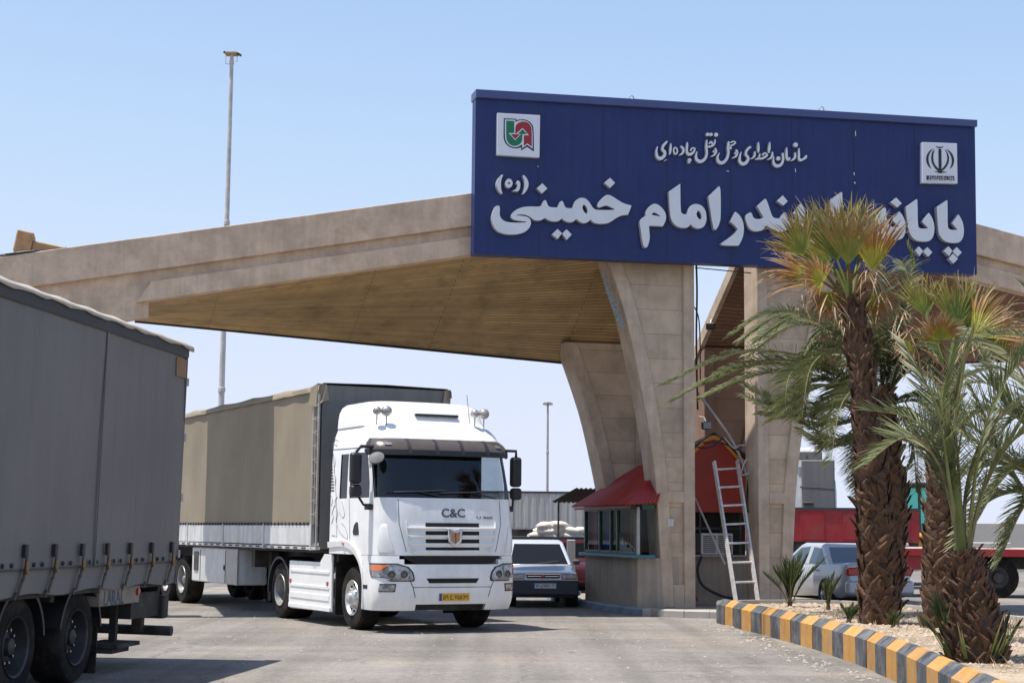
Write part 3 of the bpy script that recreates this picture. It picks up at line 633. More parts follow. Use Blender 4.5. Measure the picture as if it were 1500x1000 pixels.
small(k8, [[(60, 305, 20), (110, 280, 26), (160, 300, 20), (100, 345, 30), (60, 350, 22)], [(30, 400, 60), (85, 395, 40)], [(165, 430, 36), (188, 480, 38), (170, 540, 36), (130, 570, 24), (90, 582, 10)], [(140, 480, 30), (165, 500, 30), (185, 485, 30)],
           [(262, 470, 14), (235, 560, 36), (235, 640, 48), (290, 690, 58), (350, 665, 56), (390, 600, 46), (375, 550, 44), (345, 520, 38), (360, 450, 40), (400, 400, 42), (440, 375, 30)],
           [(510, 460, 22), (510, 520, 36), (490, 565, 34), (430, 600, 12)], [(575, 290, 16), (575, 400, 46), (575, 485, 20)], [(520, 605, 20), (590, 590, 36), (650, 588, 36), (705, 555, 42), (738, 525, 30), (690, 490, 28), (645, 535, 30)], [(585, 580, 30), (605, 500, 20)],
           [(785, 290, 16), (775, 400, 46), (765, 490, 24)], [(830, 470, 24), (830, 530, 36), (800, 585, 34), (735, 610, 12)],
           [(858, 550, 14), (850, 640, 36), (880, 710, 52), (940, 725, 58), (1000, 690, 46), (1030, 600, 38), (1020, 490, 36)], [(1095, 390, 16), (1090, 480, 42), (1095, 580, 46), (1130, 610, 46), (1150, 570, 30)],
           [(1245, 480, 24), (1250, 550, 36), (1220, 605, 34), (1165, 632, 12)], [(1320, 400, 16), (1318, 500, 38), (1320, 590, 42), (1350, 620, 46), (1400, 600, 36), (1440, 570, 46), (1455, 530, 22)]],
      [(940, 590, 40), (1258, 340, 44)])
# scraps of old adhesive at the sheet joints
for x, y, w_, h_ in ((1253, 196, 1.2, 7), (1251, 255, 1.5, 4), (1252, 268, 2.5, 2), (1165, 250, 1.2, 5), (1066, 251, 4, 1.2), (788, 244, 1.5, 1.5), (1350, 252, 1, 3)):
    mb = MB(); mb.poly([s2(x - w_ * .6, y - h_ * .6), s2(x + w_ * .3, y - h_ * .5), s2(x + w_ * .5, y + h_ * .6), s2(x - w_ * .3, y + h_ * .4)], FR(SV), .007, .009); mb.build('paint_scrap', M['ewhite'], panel)
def s0(px, py):
    q = on_plane(px, py, GP, GV) - GP; return (q.dot(GU) / GS, q.z / GS)
mb = MB(); mb.poly([s0(*p) for p in ((887, 396), (893, 420), (903, 440), (915, 478), (909, 484), (900, 462), (890, 434), (883, 410))], (Vector((0, 0, 0)), Vector((1, 0, 0)), Vector((0, 0, 1)), Vector((0, -1, 0))), .002, .012)
mb.build('broken_facing', mat('grey_mosaic_bed', (.22, .215, .19), .95, var=.4, scale=14), pfl)
# emblem plates
def plate(corners, name, th=.12):
    mb = MB(); mb.poly([s2(*c, .12) for c in corners], FR(SV), .0, th); return mb.build(name, M['ewhite'], sroot, bevel=.006)
ep = plate([(728.7, 165.5), (791.3, 169), (790.3, 230.8), (728, 227)], 'emblem_plate')
e1 = lambda p: s2(720 + p[0] / 11.11, 155 + p[1] / 11.11, .125)
def deco(f, pts, m, lift, parent, name='emblem', sm=True):
    mb = MB(); mb.poly([f(p) for p in (chaikin(pts, 40) if sm else pts)], FR(SV), .118, lift); mb.build(name, m, parent)
deco(e1, [(200, 205), (405, 213), (405, 235), (470, 222), (540, 222), (610, 250), (660, 300), (688, 370), (690, 745), (580, 670), (482, 728), (485, 680), (400, 697), (320, 685), (250, 640), (205, 570), (195, 500)], M['enavy'], .124, ep)
deco(e1, [(218, 225), (388, 230), (388, 270), (430, 245), (500, 238), (570, 250), (630, 295), (668, 370), (668, 700), (582, 635), (500, 692), (500, 625), (440, 665), (370, 678), (300, 655), (245, 600), (218, 530)], M['ewhite'], .127, ep)
deco(e1, [(238, 245), (370, 250), (370, 445), (275, 445), (385, 562), (482, 460), (502, 462), (500, 570), (470, 620), (420, 650), (360, 658), (300, 635), (255, 580), (238, 520)], M['egreen'], .130, ep)
deco(e1, [(388, 330), (420, 290), (480, 260), (540, 258), (600, 280), (640, 330), (655, 390), (655, 665), (582, 615), (525, 655), (525, 484), (612, 482), (505, 362), (400, 455), (386, 450)], M['ered'], .130, ep)
deco(e1, [(310, 462), (460, 468), (385, 543)], M['ered'], .131, ep, sm=False); deco(e1, [(505, 385), (580, 465), (428, 458)], M['egreen'], .131, ep, sm=False)
ep2 = plate([(1350.9, 208.3), (1401.9, 210.2), (1402.8, 269), (1350.9, 267.9)], 'emblem_plate')
e2 = lambda p: s2(1340 + p[0] / 13.333, 200 + p[1] / 13.333, .125)
for pts in ([(360, 240), (300, 270), (245, 340), (222, 420), (230, 510), (265, 580), (325, 630), (290, 560), (268, 480), (268, 400), (295, 320)],
            [(390, 255), (350, 290), (325, 360), (322, 450), (345, 540), (395, 620), (460, 680), (500, 715), (480, 640), (420, 590), (375, 520), (358, 430), (362, 340)],
            [(490, 235), (520, 255), (525, 660), (495, 720), (468, 660), (462, 255)],
            [(590, 258), (630, 300), (665, 370), (672, 460), (645, 550), (600, 620), (540, 670), (500, 715), (520, 640), (575, 590), (620, 520), (640, 430), (630, 340)],
            [(615, 248), (680, 280), (740, 350), (770, 440), (765, 520), (735, 590), (685, 635), (720, 550), (728, 460), (705, 370), (665, 300)],
            [(370, 685), (450, 680), (500, 690), (560, 682), (640, 700), (560, 706), (497, 722), (430, 696)],
            [(415, 185), (440, 205), (490, 200), (530, 208), (560, 185), (550, 215), (520, 228), (455, 225), (425, 215)]): deco(e2, pts, M['ink'], .124 + .0004 * len(pts), ep2)
deco(e2, [(230, 763), (772, 775), (775, 862), (230, 850)], M['ink'], .124, ep2, 'caption_strip', sm=False)
mb = MB(); a_ = Vector((*e2((255, 808)), 0)); z_ = Vector((*e2((750, 818)), 0)); ex = (z_ - a_).normalized()
EX = Vector((ex.x, 0, ex.y)); EY = Vector((-ex.y, 0, ex.x)); mid = (a_ + z_) / 2
put_text(mb, '\uFBFC\uFEAF\uFE8E\uFEB3\uFEAE\uFEEC\uFEB7 \uFEED \uFEE9\uFE8D\uFEAD \uFE95\uFEAD\uFE8D\uFEAF\uFEED', (z_ - a_).length, .27, (mid.x, SV, mid.y), EX, EY, Vector((0, -1, 0)), .128, 0)
mb.build('caption', M['wprint'], ep2, recalc=False)
# ------------------------------------------------------------------ wheels (parts of a vehicle)
def wheel(parent, c, r, wid, out, rimr, rimm, nuts=10, deep=False, name='wheel', steer=0, hubout=.0):
    "c: centre of the outer face; out: +1/-1 outward direction along local x"
    mb = MB(); w2 = wid
    prof = [(rimr, .02), (rimr * 1.03, 0.0), (r * .80, -.012), (r * .93, .0), (r * .985, .03), (r, .07), (r, w2 - .07), (r * .985, w2 - .03), (r * .9, w2), (rimr, w2 - .02), (rimr * .9, w2 * .5)]
    ax = Vector((-out * math.cos(steer), -out * math.sin(steer), 0))
    mb.lathe(prof, c, ax, 40)
    # tread grooves
    for q in (.3, .5, .7):
        mb.lathe([(r + .002, w2 * q - .012), (r - .012, w2 * q - .006), (r - .012, w2 * q + .006), (r + .002, w2 * q + .012)], c, ax, 40)
    ty = mb.build(name, M['rubber'], parent, smooth=35)
    rm = MB(); hub = .06 if deep else .0
    d = wid * (.36 if deep else .10)
    rm.lathe([(rimr * 1.02, -.004), (rimr, -.016), (rimr * .94, .0), (rimr * .90, d * .6), (rimr * .86, d), (rimr * .62, d + .012), (rimr * .46, d - .03), (rimr * .44, d - .03 - hubout), (rimr * .30, d - .05 - hubout), (rimr * .27, d - .10 - hubout), (rimr * .1, d - .12 - hubout), (.001, d - .12 - hubout)], c, ax, 36)
    n_ = Vector((0, 0, 1)); sd = ax.cross(n_).normalized()
    cc = Vector(c)
    for k in range(nuts):
        a = 2 * math.pi * k / nuts; p = cc + ax * (d - .03) + (sd * math.cos(a) + n_ * math.sin(a)) * rimr * .55
        rm.tube([p + ax * .03, p - ax * .03], rimr * .055, 6)
    rm.build('rim', rimm, ty, smooth=35)
    if rimm == M['rimdark']:
        nb_ = MB()
        for k in range(nuts):
            a = 2 * math.pi * k / nuts; p = cc + ax * (d - .03) + (sd * math.cos(a) + n_ * math.sin(a)) * rimr * .55; nb_.tube([p, p - ax * .036], rimr * .05, 6)
        nb_.build('wheel_nut', M['alu'], ty)
    hl = MB()
    for k in range(nuts):
        a = 2 * math.pi * (k + .5) / nuts; p = cc + ax * (d + .0045) + (sd * math.cos(a) + n_ * math.sin(a)) * rimr * .75
        hl.tube([p + ax * .01, p - ax * .012], rimr * .075, 8)
    hl.build('vent_hole', M['dark'], ty)
    return ty

# ------------------------------------------------------------------ big grey curtain trailer on the left
LT = thing('curtain_trailer', 'dark grey curtain side trailer with bleached roof sheet, nearest to the camera', 'trailer', (-4.23, 20.62, 0), R(-7))
TOPZ = 3.97; LT.rotation_euler = (0, R(1.2), R(-7)); LT.location = (-4.19, 20.62, -.02)
mb = MB(); ny, nz = 60, 22; rows = []
for i in range(ny + 1):
    y = -13.4 + 13.4 * i / ny
    row = []
    for j in range(nz + 1):
        z = 1.0 + (TOPZ - .09 - 1.0) * j / nz; k = j / nz
        amp = .016 * math.sin(y * 1.1 + 1.3 * math.sin(z * .8)) * (1 - abs(2 * k - 1) ** 3) + .003 * math.sin(y * 3.3 + z)
        if k < .12: amp += .012 * math.sin(y * 7.8) * (1 - k / .12)
        row.append((amp, y, z + (.02 * math.sin(y * 3.9) if j == 0 else 0)))
    rows.append(row)
b = mb.add([p for r_ in rows for p in r_], [(i * (nz + 1) + j, (i + 1) * (nz + 1) + j, (i + 1) * (nz + 1) + j + 1, i * (nz + 1) + j + 1) for i in range(ny) for j in range(nz)])
mb.build('curtain', M['ltrack'], LT, smooth=60)
mb = MB(); mb.box(-2.53, -.03, -13.42, -.02, 1.02, TOPZ - .02); mb.build('body', M['ltrim'], LT)
mb = MB()
for y in (-2.75, -6.4, -9.9): mb = MB(); mb.box(.008, .019, y - .02, y + .02, 1.25, TOPZ - .14); mb.build('curtain_weld', M['ltrack'], LT)
mb = MB(); mb.box(-.03, .03, -13.4, .01, TOPZ - .17, TOPZ - .005, ch=.012); mb.build('top_rail', M['ltrim'], LT)
# bleached roof sheet folded over the rail: scalloped edge
mb = MB(); rows = []
N_ = 90
for i in range(N_ + 1):
    y = -13.5 + 13.62 * i / N_; s_ = abs(math.sin(i * .62)); dr = .035 + .025 * s_ + random.uniform(-.012, .012); bul = .008 * math.sin(i * 1.24)
    rows.append([(-2.56, y, TOPZ - .02), (-2.5, y, TOPZ + .02), (-1.3, y, TOPZ + .045 + .015 * math.sin(i * .3)), (-.12, y, TOPZ + .035 + bul * .6), (.0, y, TOPZ + .02 + bul), (.045, y, TOPZ - .015), (.05 + .015 * s_, y, TOPZ - dr)])
b = mb.add([p for r_ in rows for p in r_], [(i * 7 + j, (i + 1) * 7 + j, (i + 1) * 7 + j + 1, i * 7 + j + 1) for i in range(N_) for j in range(6)])
rs_ = mb.build('roof_sheet', M['tarpwhite'], LT, smooth=50)
md = rs_.modifiers.new('thick', 'SOLIDIFY'); md.thickness = .012
mb = MB()
for dx, dz in ((0, 0), (-.02, .03)): mb.add([(.06, .1, TOPZ - .05), (.02, .22 + dx, TOPZ - .07 + dz), (-.2, .2, TOPZ - .02), (-.15, .05, TOPZ + .03)], [(0, 1, 2, 3)])
mb.build('loose_flap', M['tarpwhite'], LT)
# rear post and hinges
mb = MB(); mb.box(-.09, .012, -.05, .03, .98, TOPZ - .02, ch=.008); mb.build('rear_post', M['ltrim'], LT)
for z in (1.3, 2.0, 2.75, 3.45): mb = MB(); mb.box(.0, .03, -.01, .055, z, z + .1, ch=.005); mb.build('hinge', M['galv'], LT)
mb = MB(); mb.box(.003, .02, -.42, -.05, TOPZ - .43, TOPZ - .2); mb.build('marker_tape', mat('orange_marker_tape', (.26, .14, .05), .5, var=.3, scale=12, dirt=(.15, .14, .13), dirt_amt=.8, dirt_scale=6), LT)
# hem, straps and buckles
mb = MB(); mb.box(.008, .022, -13.3, -.06, 1.245, 1.262); mb.build('hem_seam', M['ltrim'], LT)
for k in range(18):
    y = -.28 - .727 * k
    s_ = MB(); lean = .13
    pts = [(.03, y, 1.47), (.045, y, 1.40), (.05, y - .01, 1.28), (.045, y - .05, 1.16), (.035, y - lean, 1.03), (.0, y - lean - .03, .98)]
    for a, c in zip(pts, pts[1:]): s_.obox((Vector(a) + Vector(c)) / 2, (.008, .048, (Vector(c) - Vector(a)).length * 1.06), Matrix.Rotation(math.atan2((a[1] - c[1]), (a[2] - c[2])) * -1, 3, 'X'))
    s_.box(.012, .05, y - .035, y + .035, 1.37, 1.50, ch=.006)
    st = s_.build('strap', M['black'], LT)
    q = MB(); q.box(.05, .066, y - .03, y + .03, 1.25, 1.34, ch=.004); q.box(.05, .068, y - .02, y + .05, 1.21, 1.25)
    q.build('buckle', mat('orange_buckle', (.22, .12, .05), .5, var=.3, scale=20) if k == 0 else bpy.data.materials['orange_buckle'], st)
    for dy in (-.26, .26): q = MB(); q.lathe([(.001, .02), (.02, .016), (.026, .0)], (.012, y + dy, 1.30), (1, 0, 0), 8); q.build('eyelet', M['black'], LT)
# chassis
mb = MB()
for x in (-1.75, -.85): mb.box(x - .07, x + .07, -13, -.1, .78, 1.02)
for y in (-.3, -2.1, -3.6, -5.2, -7, -9, -11): mb.box(-2.45, -.1, y - .05, y + .05, .9, 1.0)
mb.box(-2.5, -.05, -13.3, -.0, .965, 1.03)
mb.build('chassis', M['chassis'], LT)
for y in (-2.84, -4.4, -5.95):
    wheel(LT, (-.12, y, .5), .5, .38, 1, .30, M['rimdark'], deep=True)
    wheel(LT, (-2.4, y, .5), .5, .38, -1, .30, M['rimdark'], deep=True)
    f = MB(); rs = []
    for a in [R(q) for q in range(8, 173, 8)]:
        cy, cz = math.cos(a), math.sin(a)
        rs.append([(-.53, y + cy * .57, .5 + cz * .57), (-.09, y + cy * .57, .5 + cz * .57), (-.07, y + cy * .56, .5 + cz * .56), (-.07, y + cy * .60, .5 + cz * .60), (-.09, y + cy * .60, .5 + cz * .60), (-.53, y + cy * .60, .5 + cz * .60)])
    f.loft(rs, 0, True, True); f.build('mudguard', M['black'], LT, smooth=40)
    ax_ = MB(); ax_.tube([(-2.3, y, .5), (-.2, y, .5)], .08, 8); ax_.build('axle', M['chassis'], LT)
mb = MB(); mb.box(-.54, -.1, -2.30, -2.27, .07, .75); mb.build('mud_flap', M['rubber'], LT)
mb = MB(); mb.box(-.42, -.03, -2.45, -1.18, .80, 1.0, ch=.01); lb = mb.build('light_box', mat('dirty_cream_panel', (.30, .25, .19), .7, var=.2, scale=5, dirt=(.1, .09, .08), dirt_amt=.7, dirt_scale=4), LT)
mb = MB(); put_text(mb, 'LARAL', .62, .16, (-.03, -2.02, .89), Vector((0, 1, 0)), Vector((0, 0, 1)), Vector((1, 0, 0)), .003); mb.build('lettering', mat('blue_print', (.02, .06, .12), .5), lb, recalc=False)
mb = MB(); mb.lathe([(.04, .0), (.04, .03), (.001, .035)], (-.03, -1.28, .93), (1, 0, 0), 10); mb.build('marker_lamp', M['redlens'], lb)
mb = MB()
mb.box(-2.4, -.06, -.22, -.02, .56, .84, ch=.02); mb.box(-.55, -.12, -1.2, -.22, .60, .9)
mb.build('rear_crossmember', M['chassis'], LT)
mb = MB(); mb.tube([(-2.4, .02, .40), (-.02, .02, .40)], .062, 14)
for x in (-2.0, -.42): mb.box(x - .06, x + .06, -.16, -.03, .38, .95)
mb.build('underrun_bar', M['chassis'], LT, smooth=40)
mb = MB(); mb.box(-.5, -.06, -1.75, -1.0, .30, .345); mb.box(-.5, -.12, -1.75, -1.2, .24, .29); mb.box(-.34, -.26, -1.3, -1.22, .3, .85); mb.build('spare_carrier', M['chassis'], LT)
mb = MB()
for x in (-2.1, -.45): mb = MB(); mb.box(x - .2, x + .2, .0, .05, .62, .76, ch=.01); mb.build('tail_lamp', M['redlens'], LT)

# ------------------------------------------------------------------ white tractor unit
TA = R(27.0); TO = Vector((-.93, 26.9, 0))
TK = thing('truck', 'white high roof truck cab with brown visor and yellow number plate, facing the camera', 'truck', TO, TA)
ZS = [1.24, 1.32, 1.45, 1.7, 1.95, 2.17, 2.4, 2.66, 2.92, 3.02, 3.12, 3.24, 3.36, 3.46, 3.53, 3.57]
def lerp_tab(tab, z):
    for (a, xa), (b, xb) in zip(tab, tab[1:]):
        if z <= b: return xa + (xb - xa) * max(0, (z - a)) / (b - a)
    return tab[-1][1]
YF = crom([(.34, .12), (.55, .02), (.9, .0), (1.24, .03), (1.7, .055), (2.17, .12), (2.6, .24), (2.92, .35), (3.12, .44), (3.3, .60), (3.46, .88), (3.57, 1.3)], 4)
HW = crom([(.34, 1.22), (.6, 1.25), (1.24, 1.245), (2.17, 1.235), (2.92, 1.21), (3.12, 1.19), (3.3, 1.15), (3.46, 1.06), (3.53, .98), (3.57, .86)], 4)
YREAR = 2.38
def ringpts(z, grow=0.0, yend=YREAR, nfront=16, ys=None, dc=.42, yf=None, hw=None):
    yf = lerp_tab(YF, z) if yf is None else yf; hw = lerp_tab(HW, z) if hw is None else hw
    half = []
    for i in range(nfront + 1):
        a = math.pi / 2 * (i / nfront) ** .9
        x = hw * math.sin(a) ** (2 / 4.2); y = yf + dc * (1 - max(0, math.cos(a)) ** (2 / 2.4))
        half.append((x + grow * math.sin(a) ** 2, y - grow * math.cos(a) ** 2))
    if ys is None:
        y0 = half[-1][1]; ys_ = [max(y0 + .01 * (k + 1), yy) for k, yy in enumerate([.62, 1.0, 1.5, 1.62, 1.97, 2.2, yend])]
    else: ys_ = ys
    half += [(hw + grow, yy) for yy in ys_]
    return half
SIDE0 = 17
def cab_ring(z, grow=0.0):
    h = ringpts(z, grow)
    return [(-x, y, z) for x, y in reversed(h[1:])] + [(x, y, z) for x, y in h]
rings = [cab_ring(z) for z in ZS]; nr = len(rings[0]); cidx = nr // 2           # cidx = front centre
mb = MB(); b = len(mb.v)
for r_ in rings: mb.v += r_
ws = MB(); ws.v = [p for z in ZS for p in cab_ring(z, -.012)]; sg = MB(); sg.v = list(ws.v); bp = MB(); bp.v = [p for z in ZS for p in cab_ring(z, .002)]
for i in range(len(ZS) - 1):
    zc = (ZS[i] + ZS[i + 1]) / 2
    for j in range(nr - 1):
        q = (i * nr + j, i * nr + j + 1, (i + 1) * nr + j + 1, (i + 1) * nr + j)
        k = min(abs(j - cidx), abs(j + 1 - cidx))                           # index outward from the centre
        win = 2.17 <= zc <= 2.92
        if win and k < 13: ws.f.append(q); ws.m.append(0); continue
        if 2.17 <= zc <= 3.02 and k in (13,): bp.f.append(q); bp.m.append(0)
        if win and k in (17, 18): sg.f.append(q); sg.m.append(0); continue      # door window
        if win and k == 20 and zc > 2.2 and j < cidx: sg.f.append(q); sg.m.append(0); continue
        mb.f.append(q); mb.m.append(0)
for i in range(len(ZS) - 1): mb.f.append((i * nr + nr - 1, i * nr, (i + 1) * nr, (i + 1) * nr + nr - 1)); mb.m.append(0)
mb.f.append(tuple((len(ZS) - 1) * nr + j for j in range(nr))); mb.m.append(0)
mb.build('cab', M['white'], TK, smooth=38)
WS = ws.build('windscreen', M['glass'], TK, smooth=40)
for s_ in (-1, 1):
    q = MB(); q.v = list(sg.v); q.f = [f for f in sg.f if sg.v[f[0]][0] * s_ > 0]; q.m = [0] * len(q.f); q.build('side_window', M['sideglass'], TK, smooth=40)
bp.build('pillar_trim', M['black'], TK, smooth=40)
# surface lookup by arc length: u = 0 at the front centre, negative to the photo's left
_cache = {}
def surf(u, z, off=0.0):
    key = round(z, 4)
    if key not in _cache:
        h = ringpts(z, 0, nfront=60); P = [Vector((x, y)) for x, y in h]; cum = [0]
        for a, c in zip(P, P[1:]): cum.append(cum[-1] + (c - a).length)
        _cache[key] = (P, cum)
    P, cum = _cache[key]; s_ = abs(u); i = 1
    while i < len(P) - 1 and cum[i] < s_: i += 1
    f = (s_ - cum[i - 1]) / max(1e-9, cum[i] - cum[i - 1]); p = P[i - 1].lerp(P[i], min(1.2, f)); t = (P[i] - P[i - 1]).normalized(); n = Vector((t.y, -t.x))
    if n.length < .5: n = Vector((0, -1))
    p = p + n * off; sg_ = -1 if u < 0 else 1
    return Vector((sg_ * p.x, p.y, z))
def patch(mb, rows, off, thick=.02, n=10, m=0):
    "rows: list of (z, ua, ub, [off]) going up; a slab lying on the cab's surface"
    F = []; B = []
    for r_ in rows:
        z, ua, ub = r_[:3]; o = r_[3] if len(r_) > 3 else off
        F.append([surf(ua + (ub - ua) * k / n, z, o) for k in range(n + 1)]); B.append([surf(ua + (ub - ua) * k / n, z, o - thick) for k in range(n + 1)])
    L_ = len(rows); W = n + 1
    vs = [p for r_ in F for p in r_] + [p for r_ in B for p in r_]; o = L_ * W; fs = []
    for i in range(L_ - 1):
        for j in range(n):
            fs.append((i * W + j, i * W + j + 1, (i + 1) * W + j + 1, (i + 1) * W + j)); fs.append((o + i * W + j, o + (i + 1) * W + j, o + (i + 1) * W + j + 1, o + i * W + j + 1))
    for j in range(n): fs.append((j, o + j, o + j + 1, j + 1)); t = (L_ - 1) * W; fs.append((t + j, t + j + 1, o + t + j + 1, o + t + j))
    for i in range(L_ - 1):
        fs.append((i * W, (i + 1) * W, o + (i + 1) * W, o + i * W)); fs.append((i * W + n, o + i * W + n, o + (i + 1) * W + n, (i + 1) * W + n))
    mb.add(vs, fs, m)
def P1(name, rows, off, mt, parent=TK, thick=.02, n=10, bevel=0, smooth=40):
    q = MB(); patch(q, rows, off, thick, n); return q.build(name, mt, parent, smooth=smooth, bevel=bevel)
# wind deflector on the roof
mb = MB(); rs = []
for z, yf, hw, gr_ in ((3.38, .86, 1.14, 0), (3.52, .98, 1.13, 0), (3.64, 1.04, 1.11, 0), (3.74, 1.10, 1.06, 0), (3.80, 1.20, .97, 0), (3.83, 1.40, .80, 0)):
    h = ringpts(z, 0, 2.36, 16, [1.6, 2.0, 2.36], .45, yf, hw); rs.append([(-x, y, z) for x, y in reversed(h[1:])] + [(x, y, z) for x, y in h])
mb.loft(rs, 0, True, True); mb.build('wind_deflector', M['white'], TK, smooth=50)
mb = MB(); mb.box(-.28, .52, .95, 1.04, 3.56, 3.605, ch=.01); mb.build('roof_hatch', M['black'], TK)
# dark joint below the deflector and cab joint lines
seam = MB()
for sgn in (-1, 1):
    for (ya, za), (yb, zb) in (((2.36, 3.40), (1.2, 3.44)),): pass
    seam.tube([surf(sgn * 1.36, z, .001) for z in (2.98, 3.02)], .003, 4)
for u_ in (-.92, .92):
    seam.tube([surf(u_ * (1 if z > 1.75 else 1 - (1.75 - z) * .28), z, .0015) for z in (2.15, 2.0, 1.85, 1.75, 1.6, 1.45, 1.3)], .005, 4)
for sgn in (-1, 1): seam.tube([surf(sgn * k, 3.0 + .012 * (k - 1.2), .002) for k in (1.42, 1.8, 2.3, 2.8, 3.2, 3.3)], .005, 4)
for sgn in (-1, 1): seam.tube([surf(sgn * 3.02, z, .002) for z in (1.5, 1.8, 2.2, 2.6, 2.95)], .004, 4); seam.tube([surf(sgn * 2.42, z, .002) for z in (1.46, 1.8, 2.15)], .004, 4)
seam.build('panel_gap', mat('panel_gap_shade', (.05, .05, .055), .7), TK)
# visor
rows = [(2.89, -1.34, 1.34, .085), (2.95, -1.345, 1.345, .095), (3.01, -1.35, 1.35, .085), (3.08, -1.33, 1.33, .06), (3.15, -1.28, 1.28, .012)]
VS = P1('visor', rows, 0, M['visor'], n=40, thick=.015)
P1('visor_edge', [(2.865, -1.35, 1.35, .08), (2.955, -1.36, 1.36, .104)], 0, M['black'], VS, n=40)
for u_ in (-1.27, -.66, -.18, .28, .74, 1.27): P1('visor_rib', [(2.88, u_ - .03, u_ + .03, .093), (2.955, u_ - .03, u_ + .03, .105), (3.01, u_ - .03, u_ + .03, .095), (3.08, u_ - .03, u_ + .03, .068), (3.145, u_ - .03, u_ + .03, .02)], 0, M['black'], VS, n=2)
for u_ in (-.98, .98): P1('visor_lamp', [(3.03, u_ - .05, u_ + .05, .098), (3.075, u_ - .05, u_ + .05, .082)], 0, M['lampglass'], VS, n=2)
# front panel: frame, louvres, slots, letters, badge
P1('grille_panel', [(1.262, -.62, .62), (1.285, -.66, .66), (1.308, -.70, .70)], .012, M['white'], n=16, bevel=.01)
sl_ = MB(); lv = MB()
for k, zc in enumerate((1.735, 1.605, 1.475, 1.35)):
    patch(sl_, [(zc - .032, -.47, .49), (zc + .032, -.47, .49)], .006, .01, 12)
    ww = (.80, .78, .75, .72)[k]; patch(lv, [(zc - .1, -ww + .03, ww - .03, .008), (zc - .055, -ww + .02, ww - .02, .034), (zc - .036, -ww, ww, .03), (zc - .034, -ww, ww, .0)], 0, .02, 16)
sl_.build('grille_slot', M['dark'], TK); lv.build('grille_louvre', M['white'], TK, smooth=30)
fr_ = MB()
fr_.tube([surf(u_, z, .012) for u_, z in ((-.80, 1.78), (-.79, 1.6), (-.75, 1.42), (-.70, 1.34), (-.6, 1.315), (0, 1.31), (.6, 1.315), (.70, 1.34), (.75, 1.42), (.79, 1.6), (.80, 1.78))], .016, 6); fr_.build('grille_frame', M['white'], TK, smooth=60)
q = MB(); put_text(q, 'C&C', .42, .145, surf(.03, 1.93, 0), Vector((1, 0, 0)), Vector((0, .12, 1)).normalized(), Vector((0, -1, .1)).normalized(), .012)
bd = q.build('maker_lettering', M['darkchrome'], TK, recalc=False); md = bd.modifiers.new('thick', 'SOLIDIFY'); md.thickness = .012
q = MB(); put_text(q, 'U 460', .30, .045, surf(.60, 1.86, 0), Vector((1, .05, 0)).normalized(), Vector((0, .1, 1)).normalized(), Vector((0, -1, .1)).normalized(), .014); q.build('model_lettering', M['darkchrome'], TK, recalc=False)
o_ = surf(0.03, 1.52, .0); frb = (o_, Vector((1, 0, 0)), Vector((0, .04, 1)).normalized(), Vector((0, -1, .04)).normalized())
q = MB(); q.poly([(-.135, .14), (-.10, .155), (-.05, .13), (0, .12), (.05, .13), (.10, .155), (.135, .14), (.12, -.05), (.07, -.11), (0, -.15), (-.07, -.11), (-.12, -.05)], frb, .03, .06); bdg = q.build('badge', M['chrome'], TK, bevel=.012)
q = MB(); q.poly([(-.085, .10), (0, .08), (.085, .10), (.075, -.04), (0, -.10), (-.075, -.04)], frb, .055, .066); q.build('badge_inlay', mat('bronze_inlay', (.45, .28, .15), .3, .8, var=.3, scale=30), bdg)
q = MB(); q.poly([(-.012, .08), (.015, .085), (.012, -.03), (.002, -.09)], frb, .06, .07); q.build('badge_stripe', M['ered'], bdg)
# black gap under the front panel
P1('air_intake', [(1.085, -.5, .5), (1.10, -.62, .62), (1.18, -.80, .80), (1.225, -.86, .86), (1.262, -.88, .88)], -.004, M['dark'], n=16)
# bumper: centre and two corners, ends cut by the wheel arch
def bump_ring(z, grow=0.0, yend=.76):
    h = ringpts(z, grow, ys=[.55, yend]); return [(-x, y, z) for x, y in reversed(h[1:])] + [(x, y, z) for x, y in h]
mb = MB(); zb = [.36, .46, .55, .7, .85, 1.0, 1.10, 1.18, 1.235]
yend = {.36: .80, .46: .79, .55: .775, .7: .755, .85: .74, 1.0: .75, 1.10: .80, 1.18: .9, 1.235: 1.0}
outer = [bump_ring(z, .012, yend[z]) for z in zb]; inner = [bump_ring(z, -.05, yend[z]) for z in zb]
n_ = len(outer[0])
rs = []
for r_ in outer: rs.append(r_)
mbv = [p for r_ in outer for p in r_]; o = mb.add(mbv + [p for r_ in inner for p in r_], [])
cut = lambda z, j: False
for i in range(len(zb) - 1):
    for j in range(n_ - 1):
        zc = (zb[i] + zb[i + 1]) / 2; k = min(abs(j - n_ // 2), abs(j + 1 - n_ // 2)); x = abs(outer[i][j][0] + outer[i][j + 1][0]) / 2
        if zc > 1.06 and x < .86 + (zc - 1.0) * .1: continue
        if zc < .47 and x < .66: continue
        a = [i * n_ + j, i * n_ + j + 1, (i + 1) * n_ + j + 1, (i + 1) * n_ + j]; N0 = len(zb) * n_
        mb.f.append(tuple(a)); mb.m.append(0); mb.f.append(tuple(N0 + q for q in reversed(a))); mb.m.append(0)
N0 = len(zb) * n_
for j in range(n_ - 1): mb.f.append((j, N0 + j, N0 + j + 1, j + 1)); mb.m.append(0)
for i in range(len(zb) - 1):
    mb.f.append((i * n_, (i + 1) * n_, N0 + (i + 1) * n_, N0 + i * n_)); mb.m.append(0); mb.f.append((i * n_ + n_ - 1, N0 + i * n_ + n_ - 1, N0 + (i + 1) * n_ + n_ - 1, (i + 1) * n_ + n_ - 1)); mb.m.append(0)
BU = mb.build('bumper', M['white'], TK, smooth=40)
sm = MB()
